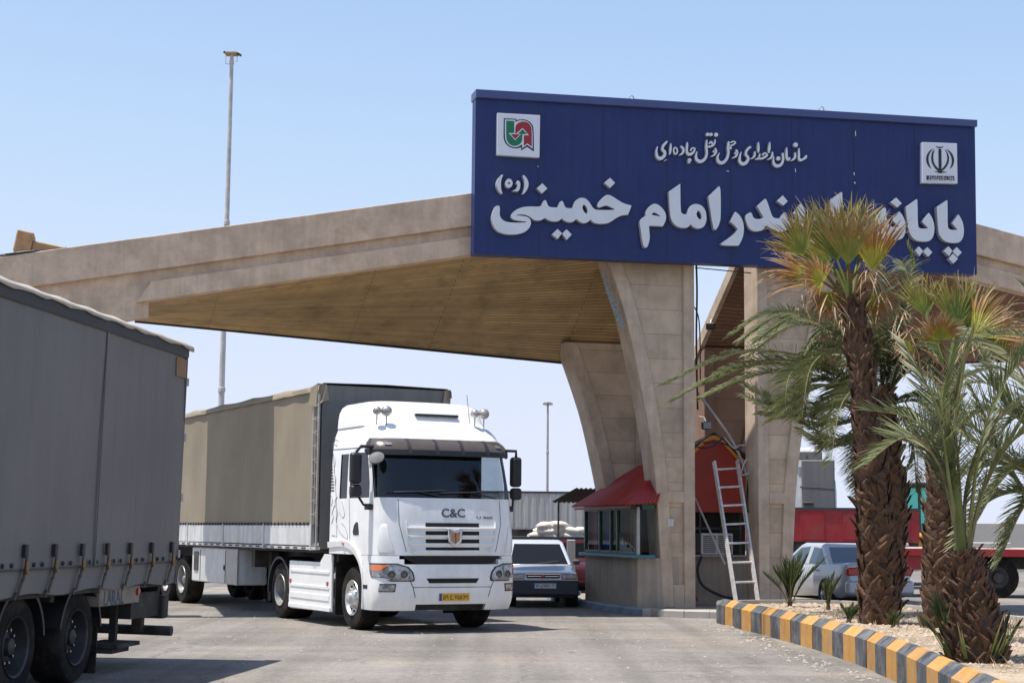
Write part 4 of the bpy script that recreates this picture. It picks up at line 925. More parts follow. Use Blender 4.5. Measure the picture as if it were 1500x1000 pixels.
for s_ in (-1, 1): sm.tube([surf(s_ * u_, z, .014) for u_, z in ((.86, 1.07), (.78, .9), (.70, .74), (.66, .6), (.60, .38))], .006, 4)
sm.tube([surf(u_, .735, .014) for u_ in (-.70, -.3, 0, .3, .70)], .005, 4); sm.build('bumper_gap', bpy.data.materials['panel_gap_shade'], BU)
P1('bumper_slot', [(.80, -.42, .42), (.875, -.47, .47)], .016, M['dark'], BU, n=10)
P1('centre_panel', [(.90, -.28, .28), (1.03, -.28, .28)], .018, M['white'], BU, n=6, bevel=.004)
for s_ in (-1, 1):
    lab = lambda rows: [(r_[0], s_ * r_[1], s_ * r_[2]) + tuple(r_[3:]) for r_ in rows]
    HL = P1('headlight', lab([(.845, .72, 1.02), (.86, .70, 1.08), (.895, .70, 1.44), (.98, .73, 1.50), (1.05, .80, 1.51), (1.095, .97, 1.51)]), .022, M['lampglass'], n=14, thick=.03)
    P1('headlight_rim', lab([(.828, .70, 1.05), (.845, .675, 1.12), (.89, .675, 1.46), (.98, .70, 1.52), (1.06, .77, 1.53), (1.115, .95, 1.53)]), .0165, M['black'], HL, n=14)
    P1('indicator', lab([(1.0, 1.22, 1.42), (1.04, 1.17, 1.43), (1.085, 1.08, 1.42)]), .027, M['orange'], HL, n=8)
    for u_ in (.85, 1.04):
        p = surf(s_ * u_, .945, .02); nn = (surf(s_ * u_, .945, .1) - p).normalized(); q = MB(); q.lathe([(.055, .0), (.06, .012), (.045, .016), (.04, .006), (.001, .002)], p, nn, 18); q.build('lamp_ring', M['darkchrome'], HL, smooth=40)
    P1('fog_lamp', lab([(.675, 1.02, 1.24), (.70, 1.0, 1.26), (.76, .99, 1.24), (.775, 1.01, 1.20)]), .018, M['lampglass'], BU, n=8)
    P1('fog_lamp_frame', lab([(.66, .99, 1.26), (.79, .97, 1.24)]), .0135, M['black'], BU, n=8)
    # step recess at the bumper's end, corner wind vane
    P1('bumper_step', lab([(.70, 1.60, 1.78), (.76, 1.60, 1.78)]), .016, M['dark'], BU, n=4)
    P1('corner_vane', lab([(1.28, 1.02, 1.26, .012), (1.34, 1.0, 1.28, .018), (1.5, 1.06, 1.26, .022), (1.68, 1.10, 1.24, .018), (1.74, 1.12, 1.20, .004)]), 0, M['white'], n=6, bevel=.012)
    # fender lip over the front wheel
    f = MB(); X = s_ * 1.245; path = [(2.40, 1.335), (2.1, 1.35), (1.8, 1.365), (1.5, 1.345), (1.25, 1.28), (1.02, 1.15), (.88, .99), (.80, .8), (.79, .55), (.80, .38)]
    wd = [.10, .10, .10, .11, .11, .10, .085, .06, .05, .05]; rs = []
    for i, ((y, z), h) in enumerate(zip(crom(path, 3), crom([(q_,) for q_ in wd], 3))):
        pa = path; cy, cz = 1.42, .55; d = Vector((y - cy, z - cz)).normalized() if y < 2.0 else Vector((0, 1)); h = h[0]
        rs.append([(X - s_ * .30, y, z), (X + s_ * .022, y, z), (X + s_ * .03, y + d.x * h, z + d.y * h), (X - s_ * .02, y + d.x * h, z + d.y * h)])
    f.loft(rs, 0, True, True); f.build('fender', M['white'], TK, smooth=45)
    q = MB(); q.box(min(X, X + s_ * .05), max(X, X + s_ * .05), 1.62, 1.68, 1.39, 1.43); q.build('side_marker', M['orange'], TK)
    # grab handle recess + door handle, air vents, window trims
    P1('door_handle', lab([(1.56, 2.02, 2.26), (1.62, 2.02, 2.28), (1.72, 2.04, 2.22), (1.77, 2.06, 2.14)]), .006, M['black'], n=5)
    v = MB()
    for k in range(13): patch(v, [(2.30 + k * .052, s_ * 3.10, s_ * 3.24), (2.324 + k * .052, s_ * 3.10, s_ * 3.24)], .004, .008, 2)
    v.build('air_vent', M['dark'], TK)
    # mirrors
    x0 = s_ * (1.50 if s_ < 0 else 1.43); q = MB()
    q.box(x0 - .095, x0 + .095, .50, .66, 2.39, 2.90, ch=.035); mr = q.build('mirror', M['black'], TK, bevel=.02)
    q = MB(); q.box(x0 - .09, x0 + .10, .50, .66, 2.17, 2.375, ch=.035); q.build('wide_mirror', M['black'], mr, bevel=.02)
    q = MB(); q.tube([(s_ * 1.2, .55, 3.0), (s_ * 1.42, .55, 3.0), (x0, .57, 2.9)], .025, 8); q.build('mirror_arm', M['black'], mr); q = MB(); q.tube([(s_ * 1.22, .55, 2.05), (s_ * 1.36, .55, 2.05), (x0 - s_ * .05, .57, 2.19)], .022, 8); q.box(s_ * 1.27 - .06, s_ * 1.27 + .06, .45, .6, 1.97, 2.06, ch=.01); q.build('mirror_arm', M['black'], mr)
q = MB(); q.tube([surf(-1.24, 2.88, .02), surf(-1.15, 2.84, .2)], .012, 6); q.lathe([(.001, -.03), (.08, -.03), (.13, -.005), (.13, .02), (.06, .06), (.001, .07)], surf(-1.14, 2.80, .2), (-.4, -.5, .6), 16); q.build('kerb_mirror', M['tarpgrey'], TK, smooth=40)
# scroll decals on the cab side
dc_ = MB()
for line in ([(3.25, 1.9), (3.12, 2.05), (3.0, 2.0), (2.98, 1.9), (3.05, 1.8), (2.9, 1.62), (2.6, 1.5), (2.52, 1.52), (2.62, 1.68), (2.8, 1.76)], [(2.9, 1.95), (2.75, 1.85), (2.65, 1.9), (2.72, 2.05), (2.78, 2.12)], [(3.27, 1.55), (3.1, 1.54)], [(3.27, 1.75), (3.18, 1.85), (3.25, 1.95)], [(2.95, 2.2), (3.06, 2.15), (3.08, 2.05)],
             [(3.28, 2.25), (3.2, 2.15), (3.27, 2.05)], [(3.0, 2.95), (2.95, 2.8), (3.04, 2.65), (2.98, 2.5), (3.05, 2.4)], [(3.25, 3.15), (3.1, 3.07), (3.0, 3.14), (2.8, 3.08), (2.85, 3.2), (2.7, 3.16)], [(3.2, 3.05), (3.0, 3.04), (2.9, 3.12)]):
    dc_.tube([surf(-u_, z, .002) for u_, z in crom(line, 4)], .006, 4)
dc_.build('scroll_decal', mat('grey_decal', (.25, .26, .28), .5), TK)
# wipers
for a, c in ((-1.1, -.1), (-.2, .85)):
    q = MB(); q.tube([surf(a + (c - a) * k / 8, 2.25 + .045 * k / 8, .02) for k in range(9)], .012, 5); q.tube([surf(c, 2.18, .01), surf((a + c) / 2, 2.275, .03)], .012, 5); q.build('wiper', M['black'], TK)
# roof lamps
for x0, y0, z0 in ((-1.06, .78, 3.41), (.74, .78, 3.43)):
    for dx, rr in ((0, .075), (.17, .095)):
        q = MB(); c = (x0 + dx, y0, z0 + .20); q.lathe([(.001, -rr), (rr * .5, -rr * .87), (rr * .87, -rr * .5), (rr, 0), (rr * .87, rr * .5), (rr * .5, rr * .87), (.001, rr)], c, (0, -1, 0), 16); q.tube([(x0 + dx, y0, z0 - .04), (x0 + dx, y0, z0 + .14)], .012, 6)
        q.build('roof_lamp', mat('dull_silver', (.42, .40, .38), .35, .6, var=.1) if 'dull_silver' not in bpy.data.materials else bpy.data.materials['dull_silver'], TK, smooth=50)
    q = MB(); q.tube([(x0, y0, z0 + .2), (x0 + .17, y0, z0 + .2)], .012, 6); q.build('lamp_bar', M['galv'], TK)
q = MB(); q.tube([(.66, .8, 3.42), (.62, .85, 3.95)], .005, 5); q.build('antenna', M['black'], TK)
# number plate
pl = surf(.03, .575, .02); PL = MB(); fp = (pl, Vector((1, 0, 0)), Vector((0, -.03, 1)).normalized(), Vector((0, -1, -.03)).normalized())
PL.poly([(-.27, -.06), (.27, -.06), (.27, .06), (-.27, .06)], fp, -.006, .006); np_ = PL.build('number_plate', M['yplate'], TK)
q = MB(); q.poly([(-.27, -.06), (-.225, -.06), (-.225, .06), (-.27, .06)], fp, .006, .008); q.build('plate_band', M['pblue'], np_)
q = MB(); o, ex, ey, en = fp
for s_, cx, ww, hh in (('۵۹', -.155, .095, .075), ('ﻉ', -.05, .055, .085), ('۷۵۵', .07, .135, .075), ('۳۱', .205, .07, .065)): put_text(q, s_, ww, hh, o + ex * cx, ex, ey, en, .008)
q.build('plate_number', M['ink'], np_, recalc=False)
q = MB(); q.poly([(.16, -.055), (.164, -.055), (.164, .055), (.16, .055)], fp, .006, .008); q.build('plate_line', M['ink'], np_)
# chassis, underside, interior
mb = MB()
for x in (-.45, .45): mb.box(x - .05, x + .05, .5, 6.1, .72, 1.0)
mb.box(-1.1, 1.1, .32, .5, .36, .62); mb.box(-.75, .75, .9, 2.3, .55, 1.25); mb.box(-1.12, 1.12, 2.25, 2.33, .4, 1.4); mb.box(-1.2, 1.2, .8, 2.3, 1.25, 1.31)
mb.tube([(-1.0, 1.45, .5), (1.0, 1.45, .5)], .07, 8); mb.tube([(-1.0, 5.1, .52), (1.0, 5.1, .52)], .1, 8); mb.box(-.6, .6, 4.4, 5.8, 1.02, 1.16)
mb.build('chassis', M['chassis'], TK)
mb = MB(); mb.box(-1.1, -.75, .42, 2.3, .0 + 1.26, 1.30); 
mb.box(-1.15, 1.15, .42, .75, 1.95, 2.16); mb.box(-1.15, 1.15, 2.0, 2.3, 1.3, 3.0); mb.box(-.2, .3, .75, 1.1, 1.4, 1.95)
for x in (-.62, .62): mb.box(x - .26, x + .26, 1.2, 1.7, 1.5, 1.85, ch=.05); mb.box(x - .24, x + .24, 1.62, 1.78, 1.85, 2.6, ch=.05)
mb.box(-1.18, 1.18, .9, 2.3, 2.98, 3.02); mb.box(1.12, 1.17, 1.38, 2.0, 1.9, 3.0)
mb.build('interior', M['inside'], TK)
q = MB(); q.tube([Vector((.62, .92, 2.12)) + Vector((math.cos(a) * .23, math.sin(a) * .12, math.sin(a) * .2)) for a in [2 * math.pi * k / 20 for k in range(21)]], .018, 6); q.tube([(.62, .75, 1.95), (.62, .92, 2.12)], .03, 6); q.build('steering_wheel', M['black'], TK)
for s_ in (-1, 1):
    wheel(TK, (s_ * 1.18, 1.42, .52), .52, .34, s_, .29, M['alu'], deep=False, hubout=.02)
    wheel(TK, (s_ * 1.16, 5.12, .52), .52, .56, s_, .29, M['rim'], deep=True)
    X = s_ * 1.2; f = MB(); rs = []
    for a in [R(q_) for q_ in range(-5, 186, 10)]:
        cy, cz = math.cos(a), math.sin(a); rs.append([(X - s_ * .6, 5.12 + cy * .58, .52 + cz * .58), (X, 5.12 + cy * .58, .52 + cz * .58), (X, 5.12 + cy * .62, .52 + cz * .62), (X - s_ * .6, 5.12 + cy * .62, .52 + cz * .62)])
    f.loft(rs, 0, True, True); f.build('mudguard', M['black'], TK, smooth=40)
    # side skirt
    xs = (min(X - s_ * .06, X), max(X - s_ * .06, X)); q = MB()
    fr3 = (Vector((X - s_ * .05, 0, 0)), Vector((0, 1, 0)), Vector((0, 0, 1)), Vector((s_, 0, 0)))
    q.poly([(2.36, .24), (4.46, .22), (4.54, .3), (4.54, 1.08), (2.95, 1.08), (2.75, 1.22), (2.36, 1.22)], fr3, 0, .05); sk = q.build('side_skirt', M['white'], TK, bevel=.02)
    q = MB()
    for z in (.42, .62, .88): q.box(min(X, X + s_ * .012), max(X, X + s_ * .012), 2.45, 4.45, z, z + (.10 if z == .42 else .05), ch=.004)
    q.box(min(X, X + s_ * .02), max(X, X + s_ * .02), 2.38, 4.5, .24, .32, ch=.008); q.build('skirt_moulding', M['white'], sk)
    q = MB()
    for y in (2.5, 4.4): q.box(min(X, X + s_ * .02), max(X, X + s_ * .02), y, y + .06, .68, .75)
    q.build('skirt_reflector', M['redlens'], sk)
    q = MB(); q.tube([(s_ * .72, 2.6, .62), (s_ * .72, 4.4, .62)], .36, 14); q.build('fuel_tank', M['alu'], TK, smooth=40)
    q = MB(); q.box(min(X - s_ * .35, X - s_ * .02), max(X - s_ * .35, X - s_ * .02), 2.20, 2.225, .2, 1.1); q.build('mud_flap', M['rubber'], TK)

# ------------------------------------------------------------------ its semi trailer
_a = Vector((-math.sin(TA), math.cos(TA), 0)); TB = TO + _a * 2.95
ST = thing('semi_trailer', 'beige canvas covered semi trailer with white drop sides behind the white tractor unit', 'trailer', TB, TA)
LT_, TZ = 13.3, 4.22
mb = MB(); ny, nz = 70, 16; rows = []
for i in range(ny + 1):
    y = LT_ * i / ny; row = []
    for j in range(nz + 1):
        k = j / nz; z = 1.73 + (TZ - .10 - 1.73) * k; post = abs(math.sin(math.pi * y / 2.0))
        amp = -.03 * post * math.sin(math.pi * k) + .012 * math.sin(y * 6 + z * 1.5) 
        row.append((-1.26 + amp * -.6, y, z))
    rows.append(row)
mb.add([p for r_ in rows for p in r_], [(i * (nz + 1) + j, (i + 1) * (nz + 1) + j, (i + 1) * (nz + 1) + j + 1, i * (nz + 1) + j + 1) for i in range(ny) for j in range(nz)])
mb.build('side_canvas', M['tarp'], ST, smooth=60)
mb = MB(); mb.box(-1.22, 1.24, .06, LT_, 1.7, TZ - .05); mb.box(-1.22, 1.25, .0, .05, 1.3, TZ - .02); mb.build('front_canvas', M['tarpgrey'], ST, bevel=.03)
mb = MB(); rows = []
for i in range(51):
    y = -.03 + (LT_ + .05) * i / 50; sag = .03 * abs(math.sin(math.pi * y / 2)); e = .02 * math.sin(i * 1.7)
    rows.append([(-1.30, y, TZ - .13 - .012 * abs(math.sin(i * .9))), (-1.29, y, TZ - .04 - sag * .5), (-1.2, y, TZ + .01 - sag), (0, y, TZ + .03 - sag * .6), (1.2, y, TZ + .01 - sag), (1.29, y, TZ - .04), (1.3, y, TZ - .16 + e)])
mb.add([p for r_ in rows for p in r_], [(i * 7 + j, (i + 1) * 7 + j, (i + 1) * 7 + j + 1, i * 7 + j + 1) for i in range(50) for j in range(6)])
rc = mb.build('roof_canvas', M['tarp'], ST, smooth=60)
# folded canvas corner, lacing
mb = MB()
for s_ in (-1, 1):
    mb = MB(); mb.add([(s_ * 1.31, .35, TZ - .06), (s_ * 1.32, .42, TZ - .36), (s_ * 1.31, .06, TZ - .42), (s_ * 1.24, -.06, TZ - .34), (s_ * 1.1, -.05, TZ - .3), (s_ * 1.15, -.04, TZ - .02), (s_ * 1.3, .02, TZ - .0)], [(0, 1, 2, 6), (2, 3, 5, 6), (3, 4, 5)]); mb.build('corner_fold', M['tarp'], ST)
mb = MB(); mb.tube([(-1.30, .18, TZ - .35), (-1.30, .18, 1.35)], .012, 6)
for k in range(9): mb.box(-1.31, -1.27, .05, .22, 1.9 + k * .24, 1.915 + k * .24)
mb.box(-1.285, -1.255, -.01, .03, 1.3, TZ - .2); mb.box(-1.285, -1.255, .27, .31, 1.3, TZ - .25); mb.build('front_lacing', M['galv'], ST)
mb = MB()
for s_ in (-1, 1):
    for k in range(5):
        y0, y1 = .30 + k * 2.6, .30 + (k + 1) * 2.6 - .07
        mb.box(min(s_ * 1.28, s_ * 1.22), max(s_ * 1.28, s_ * 1.22), y0, y1, 1.36, 1.72, ch=.012)
mb.build('drop_side', M['white_board'], ST)
mb = MB()
for k in range(6): mb.box(-1.295, -1.22, .235 + k * 2.6, .29 + k * 2.6, 1.28, 1.75)
mb.box(-1.285, -1.2, .0, LT_, 1.29, 1.34); mb.build('side_post', M['white_board'], ST)
mb = MB()
mb.box(-1.283, -1.27, .3, LT_, 1.735, 1.75); mb.box(-1.262, -1.25, .3, LT_, 1.28, 1.335)
for k in range(64): y = .4 + k * .2; mb.box(-1.296, -1.275, y, y + .05, 1.73, 1.77)
for k in range(30): y = .5 + k * .43; mb.box(-1.29, -1.26, y, y + .22, 1.305, 1.33)
mb.build('lashing_hook', M['chassis'], ST)
mb = MB()
for x in (-.45, .45): mb.box(x - .06, x + .06, .3, LT_ - .1, .9, 1.28)
mb.box(-1.2, 1.2, .05, LT_, 1.24, 1.29); mb.box(-1.1, 1.1, 3.9, 4.1, .9, 1.25); mb.box(-1.25, 1.25, LT_ - .08, LT_, .5, 1.3)
for x in (-.75, .75): mb.box(x - .08, x + .08, 3.7, 3.86, .25, 1.2)
mb.build('chassis', M['chassis'], ST)
mb = MB(); mb.box(-1.22, -.6, 4.62, 7.85, .52, 1.24, ch=.02); tb = mb.build('tool_box', M['white_board'], ST)
mb = MB(); mb.box(-1.235, -1.21, 4.6, 5.35, .53, 1.23); mb.build('box_side', M['galv'], tb)
mb = MB(); mb.box(-1.229, -1.222, 5.42, 5.435, .55, 1.2); mb.build('box_gap', M['chassis'], tb); mb = MB(); mb.box(-1.229, -1.222, 7.2, 7.215, .55, 1.2); mb.build('box_gap', M['chassis'], tb); mb = MB(); mb.box(-1.24, -1.222, 7.35, 7.65, .75, 1.15, ch=.004); mb.build('box_vent', M['chassis'], tb); mb = MB(); mb.box(-1.24, -1.22, 5.46, 5.52, .8, .9); mb.build('box_latch', M['chassis'], tb)
for y in (8.75, 10.06, 11.37):
    for s_ in (-1, 1): wheel(ST, (s_ * 1.18, y, .52), .52, .38, s_, .30, M['rim'], deep=True)
    q = MB(); q.tube([(-1, y, .52), (1, y, .52)], .08, 8); q.build('axle', M['chassis'], ST)
M['kioskglass'] = glass_mat('smoky_kiosk_glass', (.62, .68, .66), .02, .05, .02)
# ------------------------------------------------------------------ ticket kiosk between the left pillars
K = thing('ticket_kiosk', 'small kiosk with red corrugated roof, teal sill and cement base between the left gate pillars', 'kiosk', GP, GRZ); K.scale = (GS,) * 3
mb = MB(); zb = -.03
mb.add([(x, y, z) for z in (zb, 1.08) for x, y in ((-1.36, .12), (-1.36, 4.3), (-.1, 4.3), (-.1, .12), (-.97, -.02))], [(0, 1, 6, 5), (1, 2, 7, 6), (2, 3, 8, 7), (3, 4, 9, 8), (4, 0, 5, 9), (5, 6, 7, 8, 9)])
mb.build('base_wall', M['render'], K, bevel=.015)
mb = MB(); mb.box(-1.50, -1.28, .05, 4.4, 1.075, 1.145, ch=.01); mb.add([(x, y, z) for z in (1.078, 1.148) for x, y in ((-1.50, .05), (-1.28, .2), (-.98, .02), (-1.05, -.16))], [(0, 1, 2, 3), (4, 5, 6, 7), (0, 1, 5, 4), (1, 2, 6, 5), (2, 3, 7, 6), (3, 0, 4, 7)]); mb.build('sill', M['teal'], K)
mb = MB()
for y in (.13, 1.52, 2.05, 2.95, 4.2): mb.box(-1.40, -1.32, y, y + .07, 1.15, 2.2)
mb.box(-1.40, -1.32, .13, 4.27, 2.14, 2.26); mb.box(-1.39, -1.33, .13, 4.27, 1.15, 1.22); mb.box(-1.3, -1.02, -.05, .02, 2.14, 2.26)
wf_ = mb.build('window_frame', M['green'], K, bevel=.006)
mb = MB(); mb.box(-1.39, -1.33, .03, .11, 1.12, 2.2); mb.build('corner_post', M['galv'], K)
mb = MB(); mb.add([(-1.36, .2, 1.2), (-1.36, 4.2, 1.2), (-1.36, 4.2, 2.15), (-1.36, .2, 2.15)], [(0, 1, 2, 3)]); mb.add([(-1.32, .06, 1.2), (-1.0, .0, 1.2), (-1.0, .0, 2.15), (-1.32, .06, 2.15)], [(0, 1, 2, 3)])
mb.build('window_pane', M['kioskglass'], wf_)
mb = MB(); mb.box(-.14, -.1, .1, 4.3, 1.08, 2.25); mb.box(-1.3, -.1, 4.24, 4.3, 1.08, 2.25); mb.box(-1.3, -.1, .15, 4.3, 2.2, 2.24); mb.build('inner_wall', M['inside'], K)
for i, (y, col) in enumerate(((3.85, (.35, .08, .08)), (3.6, (.4, .25, .25)), (3.35, (.1, .14, .3)), (2.8, (.02, .08, .3)), (2.55, (.03, .12, .35)), (2.3, (.25, .05, .06)), (1.0, (.06, .03, .03)), (.7, (.3, .13, .04)))):
    mb = MB(); mb.add([(-1.24 + .03 * math.sin(k * 2.2), y + .24 * k / 8, z) for z in (1.2, 2.15) for k in range(9)], [(k, k + 1, k + 10, k + 9) for k in range(8)]); mb.build('curtain', mat('kiosk_curtain_%d' % i, col, .8, var=.3, scale=6, streak=.3), K)
mb = MB(); mb.poly([(1.5, 1.22), (1.5, 1.62), (1.38, 1.4), (1.28, 1.55), (1.15, 1.34), (1.02, 1.42), (.9, 1.28), (.7, 1.33), (.5, 1.22)], (Vector((-1.345, 0, 0)), Vector((0, 1, 0)), Vector((0, 0, 1)), Vector((-1, 0, 0))), 0, .004); mb.build('torn_paper', M['poster'], wf_)
mb = MB(); n = 46; rows = []
def corr(P0, P1_, P2, P3, n, amp=.022):
    "corrugated sheet: eave P0->P1, ridge P2->P3"
    rows = []
    for i in range(n * 4 + 1):
        t = i / (n * 4); h = amp * math.sin(i * math.pi / 2); a = Vector(P0).lerp(Vector(P1_), t); c = Vector(P2).lerp(Vector(P3), t); rows.append((a + Vector((0, 0, h)), c + Vector((0, 0, h))))
    b = mb.add([p for r_ in rows for p in r_], [(2 * i, 2 * i + 1, 2 * i + 3, 2 * i + 2) for i in range(n * 4)])
corr((-1.72, -.12, 2.26), (-1.66, 4.5, 2.26), (-.35, .75, 3.25), (-.35, 3.2, 3.22), 34); corr((-1.0, -.24, 2.29), (-1.72, -.13, 2.25), (-.62, .42, 2.86), (-.36, .75, 3.24), 8)
rf = mb.build('roof', M['redtin'], K, recalc=False); md = rf.modifiers.new('thick', 'SOLIDIFY'); md.thickness = .015
mb = MB(); mb.box(-1.62, -1.58, -.08, 4.4, 2.17, 2.22); mb.build('eave_board', M['redboard'], K)

# ------------------------------------------------------------------ booth with a dark room inside, between the two pillar pairs
B = thing('booth', 'shabby booth with red gabled board and orange trim behind the ladder, between the pillars', 'booth', GP, GRZ); B.scale = (GS,) * 3
bx0, bx1, by = .1, 1.62, 1.6
frb = (Vector((0, by, 0)), Vector((1, 0, 0)), Vector((0, 0, 1)), Vector((0, -1, 0)))
mb = MB(); mb.box(bx0, bx1 + .25, by, 3.6, -.03, 1.08); mb.build('base_wall', M['render'], B)
mb = MB(); mb.box(bx0, bx1 + .25, by - .12, by + .06, 1.085, 1.135, ch=.01); mb.build('ledge', M['kstone'], B)
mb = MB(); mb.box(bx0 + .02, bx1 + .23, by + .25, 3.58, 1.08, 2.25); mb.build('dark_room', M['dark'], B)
mb = MB()
for x in (bx0 + .02, .62, 1.15, 1.62): mb.box(x, x + .05, by + .02, by + .08, 1.14, 2.22)
mb.box(bx0, bx1, by + .02, by + .07, 1.72, 1.77); mb.build('window_frame', M['chassis'], B)
GAB = [(bx0 - .1, 2.12), (bx1 + .35, 2.12), (bx1 + .35, 3.18), (1.55, 3.38), (1.12, 3.82), (.95, 3.86), (.78, 3.8), (.4, 3.45), (bx0 - .1, 3.18)]
mb = MB(); mb.poly(GAB, frb, -.12, .05); mb.build('gable_board', M['redboard'], B)
mb = MB(); edge = [(bx0 - .1, 3.12), (.4, 3.40), (.78, 3.76), (.95, 3.81), (1.12, 3.77), (1.55, 3.33), (bx1 + .35, 3.14)]
up_ = [(x, z + .1) for x, z in edge]; mb.poly(edge + up_[::-1], frb, -.14, .09); mb.build('gable_trim', M['orangetrim'], B)
mb = MB(); mb.add([(bx0 - .1, by - .1, 3.3), (.95, by - .1, 3.95), (.95, 3.5, 3.7), (bx0 - .1, 3.5, 3.1)], [(0, 1, 2, 3)]); mb.add([(.95, by - .1, 3.95), (bx1 + .4, by - .1, 3.3), (bx1 + .4, 3.5, 3.1), (.95, 3.5, 3.7)], [(0, 1, 2, 3)])
rf = mb.build('roof', M['chassis'], B); md = rf.modifiers.new('thick', 'SOLIDIFY'); md.thickness = .03
AC = thing('air_conditioner', 'white window air conditioner with louvred front on the booth ledge', 'air conditioner', gate_w(.62, by - .02, 1.135), GRZ); AC.scale = (GS,) * 3
mb = MB(); mb.box(0, .78, -.1, .5, .01, .50, ch=.015); mb.build('casing', M['white_board'], AC)
mb = MB()
for k in range(9): mb.box(.05, .36, -.115, -.1, .06 + k * .045, .085 + k * .045)
for k in range(9): mb.box(.42, .74, -.115, -.1, .06 + k * .045, .085 + k * .045)
mb.build('louvre', M['tarpgrey'], AC)
# ladder
L0, L1 = at(1080, 871, 31.9), at(1112, 869, 32.2); T0, T1 = at(1046, 676, 33.9), at(1080, 674, 34.2)
L0.z = L1.z = .15
LD = thing('ladder', 'weathered aluminium ladder leaning against the red booth', 'ladder', (L0 + L1) / 2, 0)
o = (L0 + L1) / 2
def lad(a, c, r_, name, n=4):
    q = MB(); d = (c - a).normalized(); z = d; x = (L1 - L0).normalized(); y = z.cross(x).normalized(); x = y.cross(z)
    rings = [[p + x * (sx * .022) + y * (sy * .04) for sx, sy in ((-1, -1), (1, -1), (1, 1), (-1, 1))] for p in (a - o, c - o)]; q.loft(rings, 0, True, True); q.build(name, M['ladder'], LD)
lad(L0, T0, 1, 'rail'); lad(L1, T1, 1, 'rail')
for k in range(8):
    t = .055 + k * .127; q = MB(); q.tube([L0.lerp(T0, t) - o, L1.lerp(T1, t) - o], .022, 8); q.build('rung', M['ladder'], LD)
pole = MB(); a, c = gate_w(.25, .9, 2.45), at(1062, 826, 33.6); pole.tube([a, c], .022, 6); tag(pole.build('pole', M['galv']), 'thin grey pole propped slantwise beside the ladder', 'pole')
# planks leaning in the corner
for dx, lab in ((0, 'red plank leaning against the booth wall, left of the pair'), (.12, 'red plank leaning against the booth wall, right of the pair')):
    q = MB(); a = gate_w(.22 + dx, 1.0, .12); c = gate_w(.06 + dx, 1.5, .95); q.tube([a, c], .03, 4); tag(q.build('plank', M['redtin']), lab, 'plank', 'red planks leaning on the booth')
# hoses and cables
def cable(name, pts, r, m, label, cat='cable', group=None):
    q = MB(); q.tube(crom([tuple(p) for p in pts], 6), r, 6); return tag(q.build(name, m, smooth=60), label, cat, group)
cable('hose', [gate_w(.62, 1.45, 1.1), gate_w(.5, 1.4, .8), gate_w(.6, 1.35, .45), gate_w(1.0, 1.3, .22), gate_w(1.3, 1.2, .15)], .028, M['black'], 'black hose hanging from the booth ledge to the ground', 'hose')
cable('cable', [at(1020, 388, 33.58), at(1021, 430, 33.67), at(1020, 500, 33.67), at(1022, 600, 33.76)], .022, M['black'], 'black cable running down the inner edge of the left pillar')
cable('cable', [at(1022, 575, 34.58), at(1050, 612, 34.40), at(1075, 650, 34.40), at(1092, 690, 34.22), at(1100, 720, 34.22)], .028, M['galv'], 'grey cable slanting down to the orange gable trim')
cable('cable', [at(1093, 645, 34.22), at(1104, 668, 34.12), at(1100, 690, 34.12), at(1086, 694, 34.12), at(1095, 672, 34.12), at(1103, 700, 34.12), at(1100, 760, 34.12), at(1103, 830, 34.12)], .016, M['poster'], 'white cable looped beside the top of the ladder')
cable('cable', [at(1018, 392, 32.94), at(1060, 396, 33.03), at(1100, 400, 33.12)], .012, M['black'], 'thin black cable sagging between the pillars below the sign')
cable('cable', [at(-40, 372, 30.03), at(0, 374, 30.03), at(40, 369, 30.12), at(75, 367, 30.30), at(98, 364, 30.48)], .03, M['black'], 'black cable lying on the far left end of the gate roof')
q = MB(); c0 = at(56, 361, 31.12); q.box(-.42, -.10, -.3, .3, -.22, .2, ch=.02); q.box(-.1, .55, -.25, .25, -.22, .06, ch=.02)
bx = q.build('crate', M['wood'], None, (c0.x, c0.y, c0.z), bevel=.01); bx.rotation_euler = (0, R(10), GRZ); tag(bx, 'brown wooden box standing on the left end of the gate roof', 'crate')
for k, (xa, ya, xb, yb, sag) in enumerate(((1022, 655, 1060, 640, 8), (1060, 640, 1098, 652, 10), (1030, 648, 1085, 660, -6), (1096, 700, 1100, 790, 2))):
    cable('cable', [at(xa, ya, 34.2), at((xa + xb) / 2 - 4, (ya + yb) / 2 + sag, 34.1), at((xa + xb) / 2 + 5, (ya + yb) / 2 + sag * .6, 34.2), at(xb, yb, 34.2)], .018, M['black'] if k != 1 else M['galv'],
          ('black cable draped over the left slope of the orange gable trim', 'grey cable draped over the right slope of the orange gable trim', 'black cable tangled across the peak of the red gable board', 'black cable hanging straight down at the right edge of the booth')[k])
cable('cable', [at(1003, 395, 33.4), at(1012, 440, 34.5), at(1024, 470, 35.2), at(1026, 560, 35.4)], .014, M['black'], 'thin black cable looping from the left pillar to the rear wall under the right canopy')
# floodlights
def flood(px, py, Y, label, rz, sc=1):
    p = at(px, py, Y); t = thing('floodlight', label, 'floodlight', p, rz); t.scale = (sc,) * 3; q = MB(); q.box(-.2, .2, -.08, .06, -.15, .15, ch=.04); q.build('housing', M['black'], t); q = MB(); q.box(-.17, .17, -.09, -.08, -.12, .12); q.build('glass', M['darkchrome'], t)
    q = MB(); q.tube([(0, .0, .15), (0, .1, .3), (.0, .4, .35)], .03, 6); q.build('arm', M['galv'], t); return t
flood(887, 516, 36.58, 'black floodlight fixed under the canopy beside the rear left pillar', R(200))
flood(1034, 623, 35.95, 'dark floodlight on the brown wall above the booth', R(30), .6)
flood(1041, 478, 35.13, 'dark lamp bracket under the right canopy edge between the pillars', R(-20), .5)

